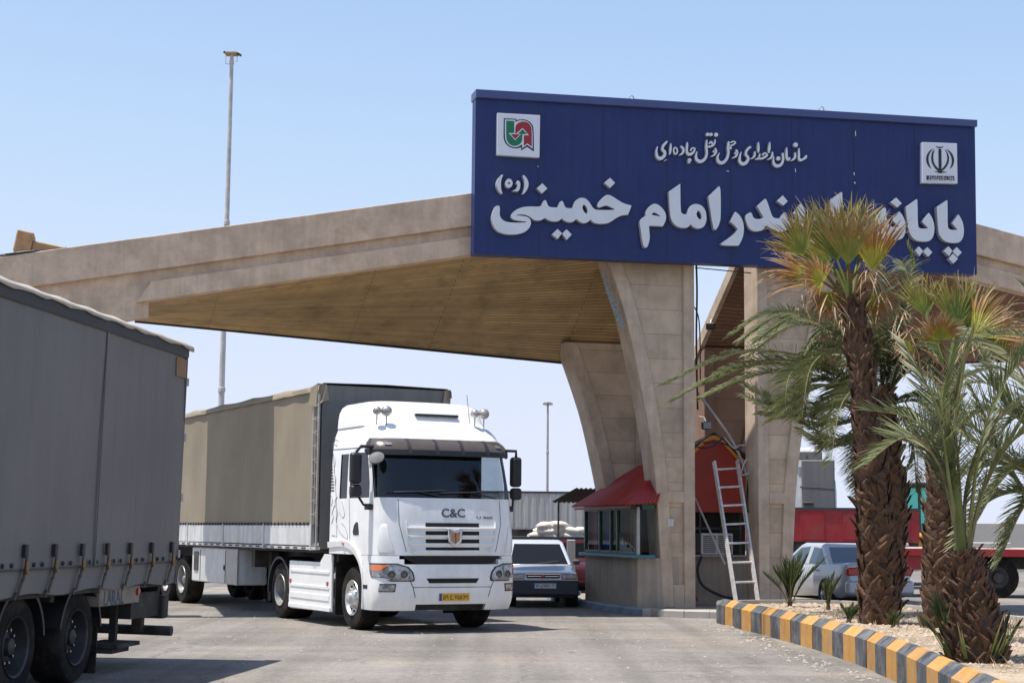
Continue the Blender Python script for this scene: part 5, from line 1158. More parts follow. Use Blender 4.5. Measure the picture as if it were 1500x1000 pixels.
# ------------------------------------------------------------------ lighting masts
def mast(name, base, h, r0, r1, m, label, head, mh):
    t = thing(name, label, 'light mast', base); q = MB(); n = 10
    q.tube([(0, 0, h * k / n) for k in range(n + 1)], [r0 + (r1 - r0) * k / n for k in range(n + 1)], 12); q.build('pole', m, t, smooth=40)
    q = MB()
    for z in (h * .33, h * .66, h * .985): rr = r0 + (r1 - r0) * z / h; q.lathe([(rr, -.12), (rr * 1.25, -.1), (rr * 1.25, .1), (rr, .12)], (0, 0, z), (0, 0, 1), 12)
    q.build('joint_collar', m, t)
    if head == 'platform':
        q = MB(); q.box(-.33, .30, -.3, .3, h, h + .09); q.tube([(-.32, 0, h), (-.32, 0, h - .5)], .015, 4); q.tube([(.28, 0, h), (.28, 0, h - .4)], .015, 4); q.tube([(-.32, -.1, h - .5), (-.1, -.1, h - .55)], .015, 4); q.build('platform', M['wood'], t)
        for x, z in ((-.33, .06), (.36, .0), (.46, -.06)): q = MB(); q.obox((x, -.2, h + z), (.16, .16, .10), Matrix.Rotation(.4, 3, 'Y')); q.build('floodlight', M['chassis'], t)
    else:
        q = MB(); q.lathe([(.1, -.1), (.32, -.05), (.34, .05), (.1, .12)], (0, 0, h), (0, 0, 1), 14); q.build('lamp_ring', M['galv'], t)
        for k in range(6):
            a = k * math.pi / 3; q = MB(); q.obox((math.cos(a) * .36, math.sin(a) * .36, h - .1), (.2, .2, .16)); q.build('floodlight', M['galv'], t)
    return t
p = at(328, 585, 85); p2 = at(343.5, 78, 85)
t = mast('light_mast', (p.x - .15, 85, 0), p2.z - .1, .185, .10, mat('weathered_pale_mast', (.50, .48, .46), .7, var=.2, scale=2, dirt=(.35, .3, .27), dirt_amt=.5, dirt_scale=1.5), 'tall pale lighting mast with a broken platform at its top, behind the gate roof', 'platform', 0)
t.rotation_euler = (0, math.atan((p2.x - p.x) / (p2.z - p.z)) , 0)
p = at(802.5, 590, 150); mast('light_mast', (p.x, 150, 0), p.z, .14, .09, mat('reddish_mast', (.40, .33, .31), .7), 'distant thin lighting mast with a ring of lamps, seen left of the gate pillars', 'ring', 0)

# ------------------------------------------------------------------ cars
def car(name, label, loc, rz, paint, prof, hw, z0, wheels, gh, group=None, glass=None, low=None):
    """prof: (y, z_top) along the bonnet/boot line, front at y=0; gh: (y0b,y0t,y1t,y1b,zbelt,zroof,hwb,hwt)"""
    t = thing(name, label, 'car', loc, rz, group); L_ = prof[-1][0]
    P = crom(prof, 5); rings = []
    for y, zt in P:
        e = min(1, min(y, L_ - y) / .35); w_ = hw * (.86 + .14 * math.sin(e * math.pi / 2)); zl = z0 + .12 * (1 - e)
        zm = zl + (zt - zl) * .55
        half = [(w_ * .90, zl), (w_ * .985, zl + .1), (w_, zm - .08), (w_ * 1.0, zm), (w_ * .975, zt - .10), (w_ * .93, zt - .03), (w_ * .80, zt), (w_ * .4, zt + .015)]
        rings.append([(-x, y, z) for x, z in half] + [(x, y, z) for x, z in reversed(half)])
    q = MB(); q.loft(rings, 0, True, True)
    # wheel arches are cut by the boolean-free way: dark wells laid over, wheels proud of them
    body = q.build('body', paint, t, smooth=35)
    yb0, yt0, yt1, yb1, zb, zr, wb, wt = gh
    q = MB(); q.loft([[(-wb, yb0, zb), (wb, yb0, zb), (wb, yb1, zb), (-wb, yb1, zb)], [(-wt - .02, yt0 - .04, zr - .06), (wt + .02, yt0 - .04, zr - .06), (wt + .02, yt1 + .04, zr - .06), (-wt - .02, yt1 + .04, zr - .06)], [(-wt + .06, yt0 + .06, zr), (wt - .06, yt0 + .06, zr), (wt - .06, yt1 - .06, zr), (-wt + .06, yt1 - .06, zr)]], 0, True, True)
    q.build('cabin', paint, t, smooth=30, bevel=.03)
    def pane(c4, inset, name, off):
        A, B_, C_, D = [Vector(c) for c in c4]; n = (B_ - A).cross(D - A).normalized(); ctr = (A + B_ + C_ + D) / 4; pts = []
        for p_ in (A, B_, C_, D): d = (ctr - p_); pts.append(p_ + d.normalized() * inset)
        q = MB(); q.add([p_ + off * .008 for p_ in pts] + [p_ - off * .01 for p_ in pts], [(0, 1, 2, 3), (7, 6, 5, 4), (0, 1, 5, 4), (1, 2, 6, 5), (2, 3, 7, 6), (3, 0, 4, 7)]); q.build(name, glass or M['cargl'], t)
    z2 = zr - .06; W2 = wt + .02; Y0 = yt0 - .04; Y1 = yt1 + .04
    pane(((-wb, yb0, zb), (wb, yb0, zb), (W2, Y0, z2), (-W2, Y0, z2)), .10, 'windscreen', Vector((0, -1, .6)).normalized())
    pane(((-wb, yb1, zb), (wb, yb1, zb), (W2, Y1, z2), (-W2, Y1, z2)), .12, 'rear_window', Vector((0, 1, .6)).normalized())
    for s_ in (-1, 1):
        ym = (yt0 + yt1) / 2 + .05; ymb = ym
        f = lambda y0_, y1_, y2_, y3_: ((s_ * wb, y0_, zb), (s_ * wb, y1_, zb), (s_ * W2, y2_, z2), (s_ * W2, y3_, z2))
        pane(f(yb0 + .12, ymb - .04, ym - .04, Y0 + .06), .07, 'side_window', Vector((s_, 0, .3)).normalized()); pane(f(ymb + .04, yb1 - .15, Y1 - .06, ym + .04), .07, 'side_window', Vector((s_, 0, .3)).normalized())
    for y in wheels:
        for s_ in (-1, 1):
            q = MB(); q.tube([(s_ * (hw - .25), y, .30), (s_ * (hw + .004), y, .30)], .345, 20); q.build('wheel_arch', M['dark'], t)
            wheel(t, (s_ * (hw + .008), y, .29), .29, .2, s_, .185, M['alu'], nuts=5)
    return t
M['cargl'] = mat('dark_tinted_car_glass', (.008, .009, .011), .12, var=.1, spec=.25)
M['cargl2'] = mat('blue_reflecting_car_glass', (.035, .05, .065), .06, var=.1, spec=.8, coat=.5)
C1 = car('hatchback_car', 'silver hatchback with dark grey bumper, facing the camera beside the white truck', (.72, 36.0, 0), R(4), M['car'],
         [(0, .55), (.04, .70), (.14, .76), (.6, .83), (1.05, .90), (1.9, .93), (3.2, .95), (3.72, .93), (3.8, .7), (3.84, .6)], .80, .20, (.72, 3.05), (1.0, 1.72, 3.1, 3.62, .89, 1.45, .74, .58))
for x0, x1 in ((-.74, -.40), (.40, .74)): q = MB(); q.box(x0, x1, -.012, .05, .615, .725, ch=.012); q.build('headlight', M['lampglass'], C1)
q = MB(); q.box(-.36, .36, -.012, .04, .635, .715, ch=.01); q.build('grille', M['dark'], C1); q = MB(); q.box(-.34, .34, -.02, .03, .668, .682); q.box(-.37, .37, -.02, .03, .715, .728); q.build('grille_bar', M['chrome'], C1)
q = MB(); q.lathe([(.045, 0), (.04, .01), (.001, .014)], (0, -.02, .675), (0, -1, 0), 14); q.build('badge', M['redlens'], C1)
q = MB(); q.box(-.78, .78, -.07, .22, .26, .60, ch=.03); bmp = q.build('bumper', M['bumpergrey'], C1, bevel=.03)
q = MB(); q.box(-.76, .76, -.078, .0, .585, .61, ch=.006); q.build('bumper_strip', M['car'], bmp)
q = MB(); q.box(-.24, .28, -.085, -.06, .415, .525); npl = q.build('number_plate', M['wplate'], C1); q = MB(); q.box(-.24, -.19, -.088, -.08, .415, .525); q.build('plate_band', M['pblue'], npl)
q = MB()
for s_, cx, ww in (('۷۶', -.125, .09), ('\uFEDD', -.035, .05), ('۷۴۲', .07, .12), ('۶۶', .215, .07)): put_text(q, s_, ww, .07, Vector((cx, -.0855, .47)), Vector((1, 0, 0)), Vector((0, 0, 1)), Vector((0, -1, 0)), .002)
q.build('plate_number', M['ink'], npl, recalc=False)
for s_ in (-1, 1): q = MB(); q.box(s_ * .86 - .08, s_ * .86 + .08, 1.15, 1.25, .9, 1.02, ch=.03); q.build('door_mirror', M['bumpergrey'], C1)
q = MB(); q.tube([(-.05, .98, .93), (.45, 1.05, .99)], .008, 4); q.build('wiper', M['black'], C1)
C2 = car('dark_red_car', 'dark red car half hidden behind the silver hatchback', (1.75, 43.5, 0), R(8), M['darkred'], [(0, .5), (.05, .68), (.2, .78), (.9, .88), (1.3, .93), (3.6, .98), (4.1, .95), (4.2, .7)], .84, .2, (.8, 3.3), (1.25, 1.9, 3.2, 3.9, .92, 1.42, .78, .62))
C3 = car('saloon_car', 'silver saloon parked behind the palms, its red tail lamps towards the camera', (7.04, 41.3, 0), R(196), M['sedan'],
         [(0, .52), (.05, .66), (.2, .74), (.9, .86), (1.25, .93), (3.6, .98), (4.25, 1.0), (4.40, .97), (4.47, .75), (4.5, .6)], .86, .22, (.85, 3.5), (1.15, 1.85, 2.95, 3.62, .93, 1.43, .80, .60), glass=M['cargl2'])
for s_ in (-1, 1): q = MB(); q.box(s_ * .62 - .19, s_ * .62 + .19, 4.38, 4.50, .72, .90, ch=.03); q.build('tail_lamp', M['redlens'], C3)
q = MB(); q.box(-.84, .84, 4.36, 4.56, .28, .62, ch=.06); q.build('bumper', M['sedan'], C3, bevel=.04)
for y in (2.0, 3.0):
    for s_ in (-1, 1): q = MB(); q.box(s_ * .87 - .012, s_ * .87 + .012, y, y + .18, .80, .83); q.build('door_handle', M['chrome'], C3)
q = MB(); q.box(-.26, .26, 4.5, 4.515, .70, .81); q.build('number_plate', M['wplate'], C3)

# ------------------------------------------------------------------ behind the gate
def bg_trailer(name, label, x0, x1, Y, z0, z1, m, depth=2.5, rz=0, rib=.28, wheels=()):
    t = thing(name, label, 'trailer', ((x0 + x1) / 2, Y, 0), rz); w_ = (x1 - x0) / 2; q = MB(); rows = []; n = int((x1 - x0) / rib) * 4
    q.box(-w_, w_, .02, depth, z0, z1); q.build('body', m, t)
    q = MB()
    for k in range(int(2 * w_ / rib)): x = -w_ + rib * (k + .5); q.box(x - rib * .28, x + rib * .28, -.03, .03, z0 + .05, z1 - .06, ch=.01)
    q.box(-w_, w_, -.012, .02, z0, z1)
    q.build('side_panel', m, t); q = MB(); q.box(-w_ - .02, w_ + .02, -.04, depth, z1 - .005, z1 + .07); q.build('top_rail', M['ltrim'], t)
    q = MB(); q.box(-w_, w_, .1, depth - .1, z0 - .3, z0 - .01); q.build('chassis', M['chassis'], t)
    for x in wheels:
        q = MB(); q.lathe([(.3, 0), (.48, .01), (.5, .05), (.5, .3), (.3, .33)], (x, .1, .5), (0, 1, 0), 24); wy = q.build('wheel', M['rubber'], t, smooth=40); q = MB(); q.lathe([(.3, .03), (.27, .1), (.12, .05), (.001, .02)], (x, .1, .5), (0, 1, 0), 20); q.build('rim', M['rimdark'], wy, smooth=40)
    return t
bg_trailer('box_trailer', 'long pale grey corrugated trailer standing far behind the hatchback', -3.2, 4.6, 60, 1.72, 3.02, M['greytrailer'], wheels=(-2.4, -1.2, 2.2, 3.4))
q = MB(); t = thing('awning', 'black corrugated awning sticking out beside the rear pillar', 'awning', at(846, 735, 46), R(10))
rows = []
for i in range(41): x = -.55 + 1.3 * i / 40; h = .02 * math.sin(i * math.pi / 2); rows.append(((x + .3, -.9, .34 + h), (x, .9, .0 + h)))
q.add([p for r_ in rows for p in r_], [(2 * i, 2 * i + 1, 2 * i + 3, 2 * i + 2) for i in range(40)]); o = q.build('sheet', M['dark'], t); md = o.modifiers.new('thick', 'SOLIDIFY'); md.thickness = .02
q = MB()
for x in (-.4, .6): q.tube([(x, .7, .0), (x, .7, -2.65)], .03, 6)
q.build('post', M['chassis'], t)
# load of white sacks on a low dark trailer
t = bg_trailer('low_trailer', 'low dark trailer carrying white sacks behind the hatchback', -1.0, 3.4, 46.5, 1.22, 1.42, M['darkred'], wheels=(-.4, 2.6))
rnd = random.Random(3)
for k in range(15):
    c = at(788 + (k % 6) * 10.5, 779, 47.4); row = k // 6; c.x += rnd.uniform(-.06, .06) + row * .12; c.z = 1.50 + row * .15; c.y += .1 * (k % 2)
    q = MB(); rs = []
    for a in range(7):
        f = a / 6; s_ = math.sin(math.pi * (.12 + .76 * f)); rs.append([(-.3 + .6 * f, math.cos(b_) * .19 * s_ * rnd.uniform(.9, 1.1), .1 + math.sin(b_) * .13 * s_ * rnd.uniform(.85, 1.15)) for b_ in [2 * math.pi * j / 9 for j in range(9)]])
    q.loft(rs, 0, True, True); o = q.build('sack', M['sack'], None, (c.x, c.y, c.z - .1), smooth=60); o.rotation_euler = (rnd.uniform(-.2, .2), rnd.uniform(-.25, .25), rnd.uniform(-.7, .7)); tag(o, 'white woven sack in the heap on the low trailer behind the hatchback', 'sack', 'white sacks heaped on the low trailer')
# post beside the car
p = on_ground(826, 868); q = MB(); q.box(-.10, .10, -.06, .06, 0, 1.45, ch=.01); o = q.build('post', M['galv'], None, (p.x, 39.5, 0)); tag(o, 'grey steel post standing behind the hatchback', 'post')
# trailers and tractor on the right
t = thing('tractor_unit', 'white tractor cab seen from behind, right of the gate pillar', 'truck', (9.05, 52, 0), R(-12))
q = MB(); q.loft([[(-1.2, 0, 1.0), (1.2, 0, 1.0), (1.2, 2.1, 1.0), (-1.2, 2.1, 1.0)], [(-1.2, 0, 3.3), (1.2, 0, 3.3), (1.2, 2.2, 3.0), (-1.2, 2.2, 3.0)], [(-1.0, .1, 4.2), (.75, .1, 4.2), (.75, 1.2, 3.9), (-1.0, 1.2, 3.9)], [(-.9, .2, 4.35), (.6, .2, 4.35), (.6, .9, 4.2), (-.9, .9, 4.2)]], 0, True, True); q.build('cab', M['white_board'], t, smooth=35, bevel=.04)
q = MB(); q.box(.15, 1.18, -.12, -.02, 2.3, 3.95, ch=.03); q.box(.3, .36, -.06, 0, 2.5, 4.1); q.box(-.1, .8, -.06, -.01, 3.95, 4.22, ch=.02); q.build('air_dam', M['tarpgrey'], t)
q = MB(); q.tube([(.1, -.1, 3.1), (1.15, -.1, 3.05)], .03, 6); q.tube([(.2, -.15, 2.6), (.5, -.15, 2.6)], .05, 6); q.build('rear_pipe', M['chassis'], t)
q = MB(); q.box(-1.1, 1.1, -2, 1.8, .6, 1.0); q.build('chassis', M['chassis'], t)
for x in (-1.15, 1.15):
    for y in (1.2, -1.4): wheel(t, (x, y, .5), .5, .35, 1 if x > 0 else -1, .29, M['rim'], deep=True)
bg_trailer('red_trailer', 'red drop side trailer behind the silver saloon', 7.2, 12.4, 50, 1.40, 2.36, M['redtrailer'], rib=1.3, wheels=(8.2 - 9.8, 11.6 - 9.8))
t = thing('flatbed_trailer', 'red flatbed trailer with black wheels behind the palms at the right', 'trailer', (13.2, 43.5, 0), R(-4))
q = MB(); q.box(-3.6, 5, 0, 2.5, 1.18, 1.30, ch=.02); q.build('deck', mat('dusty_pale_deck', (.42, .38, .34), .9, var=.15, scale=2), t)
q = MB(); q.box(-3.62, 5.02, -.05, .05, 1.08, 1.28, ch=.01); q.box(-3.6, -1.0, .02, .12, .72, 1.07); q.build('side_rail', M['redtrailer'], t)
q = MB(); q.box(-3.4, 5, .4, 2.1, .75, 1.15); q.build('chassis', M['chassis'], t)
for x in (-.32, 1.0, 2.3):
    q = MB(); q.lathe([(.3, 0), (.5, .01), (.53, .05), (.53, .33), (.3, .35)], (x, .06, .53), (0, 1, 0), 28); wy = q.build('wheel', M['rubber'], t, smooth=40); q = MB(); q.lathe([(.31, .0), (.28, .1), (.16, .12), (.14, .02), (.001, .0)], (x, .06, .53), (0, 1, 0), 24); q.build('rim', M['rimdark'], wy, smooth=40)
q = MB(); q.box(-3.3, -2.6, .3, .9, 1.31, 1.42, ch=.03); q.build('load', M['galv'], t); q = MB(); q.box(-1.0, .1, .4, 1.2, 1.31, 1.45, ch=.02); o = q.build('load', M['galv'], t)
t = thing('loader', 'yellow wheel loader with teal cab glass behind the palms', 'loader', (13.3, 54, 0), R(10))
q = MB(); q.box(-1.0, 1.2, 0, 3, .7, 1.7, ch=.1); q.box(-1.5, -.5, -.7, .2, 1.25, 1.75, ch=.12); q.tube([(-.6, -.2, 1.7), (-1.2, -.6, 1.9), (-1.8, -.9, 1.4)], .16, 8); q.build('body', M['yellow'], t, bevel=.04)
q = MB(); q.box(-.95, .95, .25, 1.8, 3.2, 3.36, ch=.05); 
for x in (-.9, .85):
    for y in (.3, 1.7): q.box(x, x + .07, y, y + .07, 1.7, 3.2)
q.build('cab_frame', M['chassis'], t); q = MB(); q.box(-.88, .88, .32, 1.72, 1.72, 3.18); q.build('cab_glass', M['tealglass'], t)
for x in (-.8, 1.0):
    q = MB(); q.lathe([(.3, 0), (.68, .02), (.7, .1), (.7, .45), (.3, .5)], (x, -.1, .7), (0, 1, 0), 20); q.build('wheel', M['rubber'], t, smooth=40)
q = MB(); q.box(-9, 14, 0, .4, 0, 2.15)
for k in range(12): q.box(-9 + k * 2, -8.85 + k * 2, -.06, 0, 0, 2.2)
o = q.build('perimeter_wall', M['rockwall'], None, (21, 74, 0)); o.rotation_euler = (0, 0, R(-6)); tag(o, 'low pale concrete wall far behind the flatbed trailer', 'wall')
q = MB(); q.box(-60, 60, 0, .3, 0, 2.1); o = q.build('boundary_wall', M['rockwall'], None, (-20, 190, 0)); tag(o, 'long distant boundary wall beyond the yard', 'wall')
# ------------------------------------------------------------------ palms
rp = random.Random(11)
def lerp3(a, b, t): return tuple(x + (y - x) * t for x, y in zip(a, b))
GREEN = (.10, .16, .022); YEL = (.33, .31, .03); ORG = (.37, .14, .018); BRN = (.20, .095, .035); STRAW = (.46, .34, .20); GREY = (.095, .12, .04); GREY2 = (.225, .235, .11); DKG = (.045, .065, .025)
class Crown:
    def __init__(s): s.mb = MB(); s.col = []
    def quadstrip(s, L_, R_, C_):
        b = len(s.mb.v); n = len(L_)
        for a, c, k in zip(L_, R_, C_): s.mb.v += [tuple(a), tuple(c)]; s.col += [k, k]
        for i in range(n - 1): s.mb.f.append((b + 2 * i, b + 2 * i + 1, b + 2 * i + 3, b + 2 * i + 2)); s.mb.m.append(0)
    def blade(s, p, d, side, L_, wd, cols, droop=.0, n=4, curl=0):
        "tapered blade from p along d; side: width direction"
        Ls, Rs, Cs = [], [], []; q = Vector(p); dd = Vector(d).normalized(); st = L_ / n
        for i in range(n + 1):
            t = i / n; wv = wd * (1 - t ** 1.6) * (.55 + .45 * min(1, t * 4)) * .5 + .0015
            Ls.append(q - side * wv); Rs.append(q + side * wv); k = min(len(cols) - 1.001, t * (len(cols) - 1)); Cs.append(lerp3(cols[int(k)], cols[int(k) + 1], k - int(k)))
            dd = (dd + Vector((0, 0, -droop * (t + .2) * .5)) + side * curl * .2).normalized(); q = q + dd * st
        s.quadstrip(Ls, Rs, Cs)
    def tubecol(s, pts, rs, col, n=5):
        m2 = MB(); m2.tube(pts, rs, n); b = len(s.mb.v); s.mb.v += m2.v; s.mb.f += [tuple(b + i for i in f) for f in m2.f]; s.mb.m += m2.m; s.col += [col] * len(m2.v)
    def fan(s, foot, hub, R_, dirv, nrm, spread=200, age=.3, nb=38, droop=.12):
        "a palmate leaf: petiole foot->hub, pleated blades fanned about dirv in the plane with normal nrm"
        foot, hub = Vector(foot), Vector(hub); d = Vector(dirv).normalized(); nrm = Vector(nrm); nrm = (nrm - d * nrm.dot(d)).normalized(); sd = nrm.cross(d)
        mid = (foot + hub) / 2 + Vector((0, 0, .06)); s.tubecol([foot, mid, hub], [.035, .024, .016], lerp3(GREEN, BRN, age), 5)
        for k in range(nb):
            if rp.random() < .05 + age * .10: continue
            a = R(-spread / 2 + spread * k / (nb - 1) + rp.uniform(-2, 2)); bd = d * math.cos(a) + sd * math.sin(a) + nrm * .10 * (1 - math.cos(a)); ln = R_ * (.80 + .25 * math.cos(a * .8)) * rp.uniform(.80, 1.12); f = min(1, max(0, age + rp.uniform(-.15, .15) + .25 * abs(a) / 2))
            tip = lerp3(YEL, BRN, min(1, f + .25)) if f < .6 else lerp3(BRN, STRAW, rp.random() * .5)
            base = lerp3(GREEN, ORG, max(0, f - .25)); c0 = lerp3(GREEN, YEL, min(1, f * 1.3)); c1 = lerp3(c0, ORG, f); wd = 2 * ln * .5 * math.sin(R(spread / nb / 2)) * 1.35 + .012
            sdv = (nrm.cross(bd)).normalized(); fold = nrm * .35 * (1 if k % 2 else -1)
            s.blade(hub, bd, (sdv + fold).normalized(), ln * .62, wd * 2.0, [c0, c0, c1], 0, 3)
            e = hub + bd.normalized() * ln * .42
            s.blade(e, bd, (sdv + fold).normalized(), ln * .58, wd * 1.1, [c1, lerp3(c1, tip, .6), tip], droop * (1 + f * 1.6) * rp.uniform(.4, 1.6), 4, rp.uniform(-.3, .3))
            if rp.random() < .25 + f * .3: s.blade(e + bd * ln * .3, bd + Vector((rp.uniform(-.4, .4), rp.uniform(-.4, .4), rp.uniform(-.6, .2))), sdv, ln * .4, .008, [STRAW, STRAW], .5, 4, rp.uniform(-1, 1))
    def dead(s, p, n=14, L_=.7):
        for _ in range(n):
            d = Vector((rp.uniform(-1, 1), rp.uniform(-1, .6), rp.uniform(-1.3, .1))); s.blade(Vector(p) + Vector((rp.uniform(-.12, .12), rp.uniform(-.12, .12), rp.uniform(-.1, .1))), d, d.cross(Vector((0, 0, 1))).normalized(), L_ * rp.uniform(.5, 1.1), .022, [BRN, STRAW, lerp3(STRAW, BRN, rp.random())], .5, 5, rp.uniform(-.6, .6))
    def frond(s, pts, leaf=.42, nb=46, col=(GREY, GREY2), rad=.022, vfold=.5, droop=.25, ang=48, dry=.06, start=.12, width=.026, twist=0, jit=.55):
        P = crom([tuple(p) for p in pts], 10); n = len(P) - 1; V = [Vector(p) for p in P]
        cum = [0]
        for a, c in zip(V, V[1:]): cum.append(cum[-1] + (c - a).length)
        s.tubecol(V, [rad * (1 - .88 * c / cum[-1]) for c in cum], lerp3((.20, .21, .06), (.30, .25, .13), rp.random()), 5)
        for k in range(nb):
            t = start + (1 - start) * (k + .5) / nb; g = t * cum[-1]; i = 1
            while i < n and cum[i] < g: i += 1
            f = (g - cum[i - 1]) / max(1e-9, cum[i] - cum[i - 1]); p = V[i - 1].lerp(V[i], f); tg = (V[i] - V[i - 1]).normalized()
            sd = tg.cross(Vector((math.sin(twist), .15, math.cos(twist)))).normalized(); up = sd.cross(tg).normalized(); env = (.35 + .65 * min(1, (t - start) / .22)) * (1 - .55 * max(0, (t - .6) / .4)) 
            for sg in (-1, 1):
                a = R(ang + rp.uniform(-9, 9) * jit - 18 * t); vf = vfold + rp.uniform(-.25, .25) * jit
                d = tg * math.cos(a) + (sd * sg * math.cos(vf) + up * math.sin(vf)) * math.sin(a); wside = (up * math.cos(vf) - sd * sg * math.sin(vf)).normalized(); wside = (wside + tg * rp.uniform(-.5, .5) * jit).normalized()
                c = lerp3(col[0], col[1], rp.random()); c2 = STRAW if rp.random() < dry else lerp3(c, col[1], .5)
                s.blade(p, d, wside, leaf * env * rp.uniform(.82, 1.12), width, [c, c, c2], droop * rp.uniform(.4, 1.5), 3)
    def build(s, parent, name='crown'): return s.mb.build(name, M['leaf'], parent, recalc=False, colors=s.col)
def palm_trunk(root, pts, radii, boots=170, blen=.2, bw=.16, flare=.5):
    "pts relative to root"
    P = crom([tuple(p) + (r_,) for p, r_ in zip(pts, radii)], 5); mb = MB(); rings = []
    mb.tube([p[:3] for p in P], [p[3] * .90 * rp.uniform(.96, 1.04) for p in P], 14); tr = mb.build('trunk', M['trunk'], root, smooth=60)
    bt = MB(); n = len(P) - 1
    for k in range(boots):
        t = (k + .5) / boots; i = min(n - 1, int(t * n)); f = t * n - i; p = Vector(P[i][:3]).lerp(Vector(P[i + 1][:3]), f); rr = P[i][3] + (P[i + 1][3] - P[i][3]) * f
        ax = (Vector(P[i + 1][:3]) - Vector(P[i][:3])).normalized(); a = k * 2.39996 + rp.uniform(-.25, .25); rad = Vector((math.cos(a), math.sin(a), 0)); rad = (rad - ax * rad.dot(ax)).normalized(); tn = ax.cross(rad)
        ln = blen * rp.uniform(.6, 1.4); w_ = bw * rp.uniform(.7, 1.25); out = flare * rp.choice((.03, .08, .15, .25, .4, .9)); sk = tn * rp.choice((-1, 1)) * rp.uniform(.2, .9) * ln
        b0 = p + rad * rr * .86 - ax * ln * .45; b1 = p + rad * (rr * .98 + out * ln * .16) + ax * ln * .1 + sk * .4; b2 = p + rad * (rr * 1.0 + out * ln * .40) + ax * ln * .55 + sk
        th = rad * .022; vs = []
        for q, w2 in ((b0, w_), (b1, w_ * .85), (b2, w_ * rp.uniform(.25, .55))):
            vs += [q - tn * w2 * .5, q + rad * .018, q + tn * w2 * .5, q - th]
        bt.add(vs, [(4 * i_ + j, 4 * i_ + (j + 1) % 4, 4 * i_ + 4 + (j + 1) % 4, 4 * i_ + 4 + j) for i_ in range(2) for j in range(4)] + [(8, 9, 10, 11), (3, 2, 1, 0)])
    bt.build('leaf_base', M['boot'], tr, recalc=True)
    return tr
def rel(o, px, py, Y): return at(px, py, Y) - o
TOCAM = Vector((0, -1, -.1))
# fan palm in the foreground --------------------------------------------------
Z1 = 24.4; o1 = Vector((5.42, Z1, .33))
FP = thing('fan_palm', 'tall fan palm with thick trunk and orange tipped leaves in front of the blue sign', 'palm tree', o1)
tp = [(1287, 915), (1284, 840), (1281, 760), (1276, 680), (1268, 600), (1259, 520), (1250, 462), (1247, 440)]
palm_trunk(FP, [rel(o1, x, y, Z1) for x, y in tp], [.285, .25, .243, .235, .19, .145, .12, .10], 470, .21, .165, .38)
c = Crown(); ft = lambda dy=0: rel(o1, 1247 + rp.uniform(-6, 6), 448 + rp.uniform(-8, 8), Z1 + dy)
def fanpx(c, o, foot, hub, tip, Z, dz, age, spread, nrm=(0, -1, .0), scale=1.0, nb=38, droop=.12):
    h = rel(o, hub[0], hub[1], Z + dz); t_ = rel(o, tip[0], tip[1], Z + dz * 1.2); f = rel(o, foot[0], foot[1], Z)
    c.fan(f, h, (t_ - h).length * scale, t_ - h, nrm, spread, age, nb, droop)
fanpx(c, o1, (1247, 448), (1178, 372), (1140, 318), Z1, -.15, .34, 105, (.25, -1, .2))
fanpx(c, o1, (1247, 446), (1226, 380), (1206, 312), Z1, .15, .22, 90, (.1, -1, .3))
fanpx(c, o1, (1247, 446), (1258, 372), (1262, 300), Z1, .5, .15, 70, (-.1, -1, .3))
fanpx(c, o1, (1247, 446), (1218, 395), (1168, 350), Z1, .5, .25, 80, (.2, -1, .3))
fanpx(c, o1, (1247, 446), (1243, 386), (1240, 302), Z1, -.35, .5, 80, (0, -1, .25))
fanpx(c, o1, (1247, 446), (1205, 362), (1198, 296), Z1, .3, .20, 95, (.1, -1, .3))
fanpx(c, o1, (1247, 446), (1238, 366), (1248, 290), Z1, .35, .28, 80, (-.1, -1, .3))
fanpx(c, o1, (1247, 450), (1204, 412), (1170, 385), Z1, -.5, .85, 190, (.1, -1, .55), .95)
fanpx(c, o1, (1247, 450), (1205, 412), (1122, 388), Z1, -.1, .92, 60, (.1, -1, .55), 1.0, 20)
fanpx(c, o1, (1247, 448), (1278, 396), (1282, 318), Z1, -.1, .86, 75, (-.3, -1, .1))
fanpx(c, o1, (1247, 446), (1262, 380), (1272, 318), Z1, .4, .70, 90, (-.2, -1, .2))
fanpx(c, o1, (1247, 450), (1222, 430), (1195, 470), Z1, .3, .95, 120, (.3, -1, .5), 1.0, 26, .4)
fanpx(c, o1, (1247, 450), (1275, 430), (1300, 470), Z1, .4, .95, 110, (-.3, -1, .5), 1.0, 26, .4)
for x, y in ((1275, 395), (1285, 372), (1190, 400), (1215, 442), (1180, 432), (1262, 455), (1235, 460), (1290, 430)): c.dead(rel(o1, x, y, Z1 + rp.uniform(-.4, .4)), 16, .55)
c.build(FP)
# second fan palm at the right --------------------------------------------------
Z3 = 23.5; o3 = Vector((6.06, Z3, .33))
FP2 = thing('fan_palm', 'shorter fan palm with bright green upright leaf at the right of the sign', 'palm tree', o3)
tp = [(1375, 920), (1376, 850), (1377, 780), (1379, 700), (1384, 630), (1388, 575), (1390, 545)]
palm_trunk(FP2, [rel(o3, x, y, Z3) for x, y in tp], [.24, .232, .22, .185, .135, .10, .08], 360, .19, .15, .4)
c = Crown()
fanpx(c, o3, (1390, 550), (1418, 480), (1430, 412), Z3, .5, .10, 80, (0, -1, .2), 1.0, 34, .05)
fanpx(c, o3, (1390, 550), (1400, 478), (1402, 408), Z3, .3, .08, 88, (0, -1, .2), 1.0, 34, .05)
fanpx(c, o3, (1390, 550), (1355, 462), (1342, 405), Z3, .35, .22, 80, (.1, -1, .2), 1.0, 30, .08)
fanpx(c, o3, (1390, 550), (1378, 497), (1380, 462), Z3, -.5, .72, 150, (.1, -1, .45), 1.15)
fanpx(c, o3, (1390, 550), (1376, 502), (1350, 475), Z3, -.2, .35, 90, (.3, -1, .3), 1.1)
fanpx(c, o3, (1390, 550), (1425, 490), (1478, 450), Z3, .1, .66, 95, (-.2, -1, .3), 1.15)
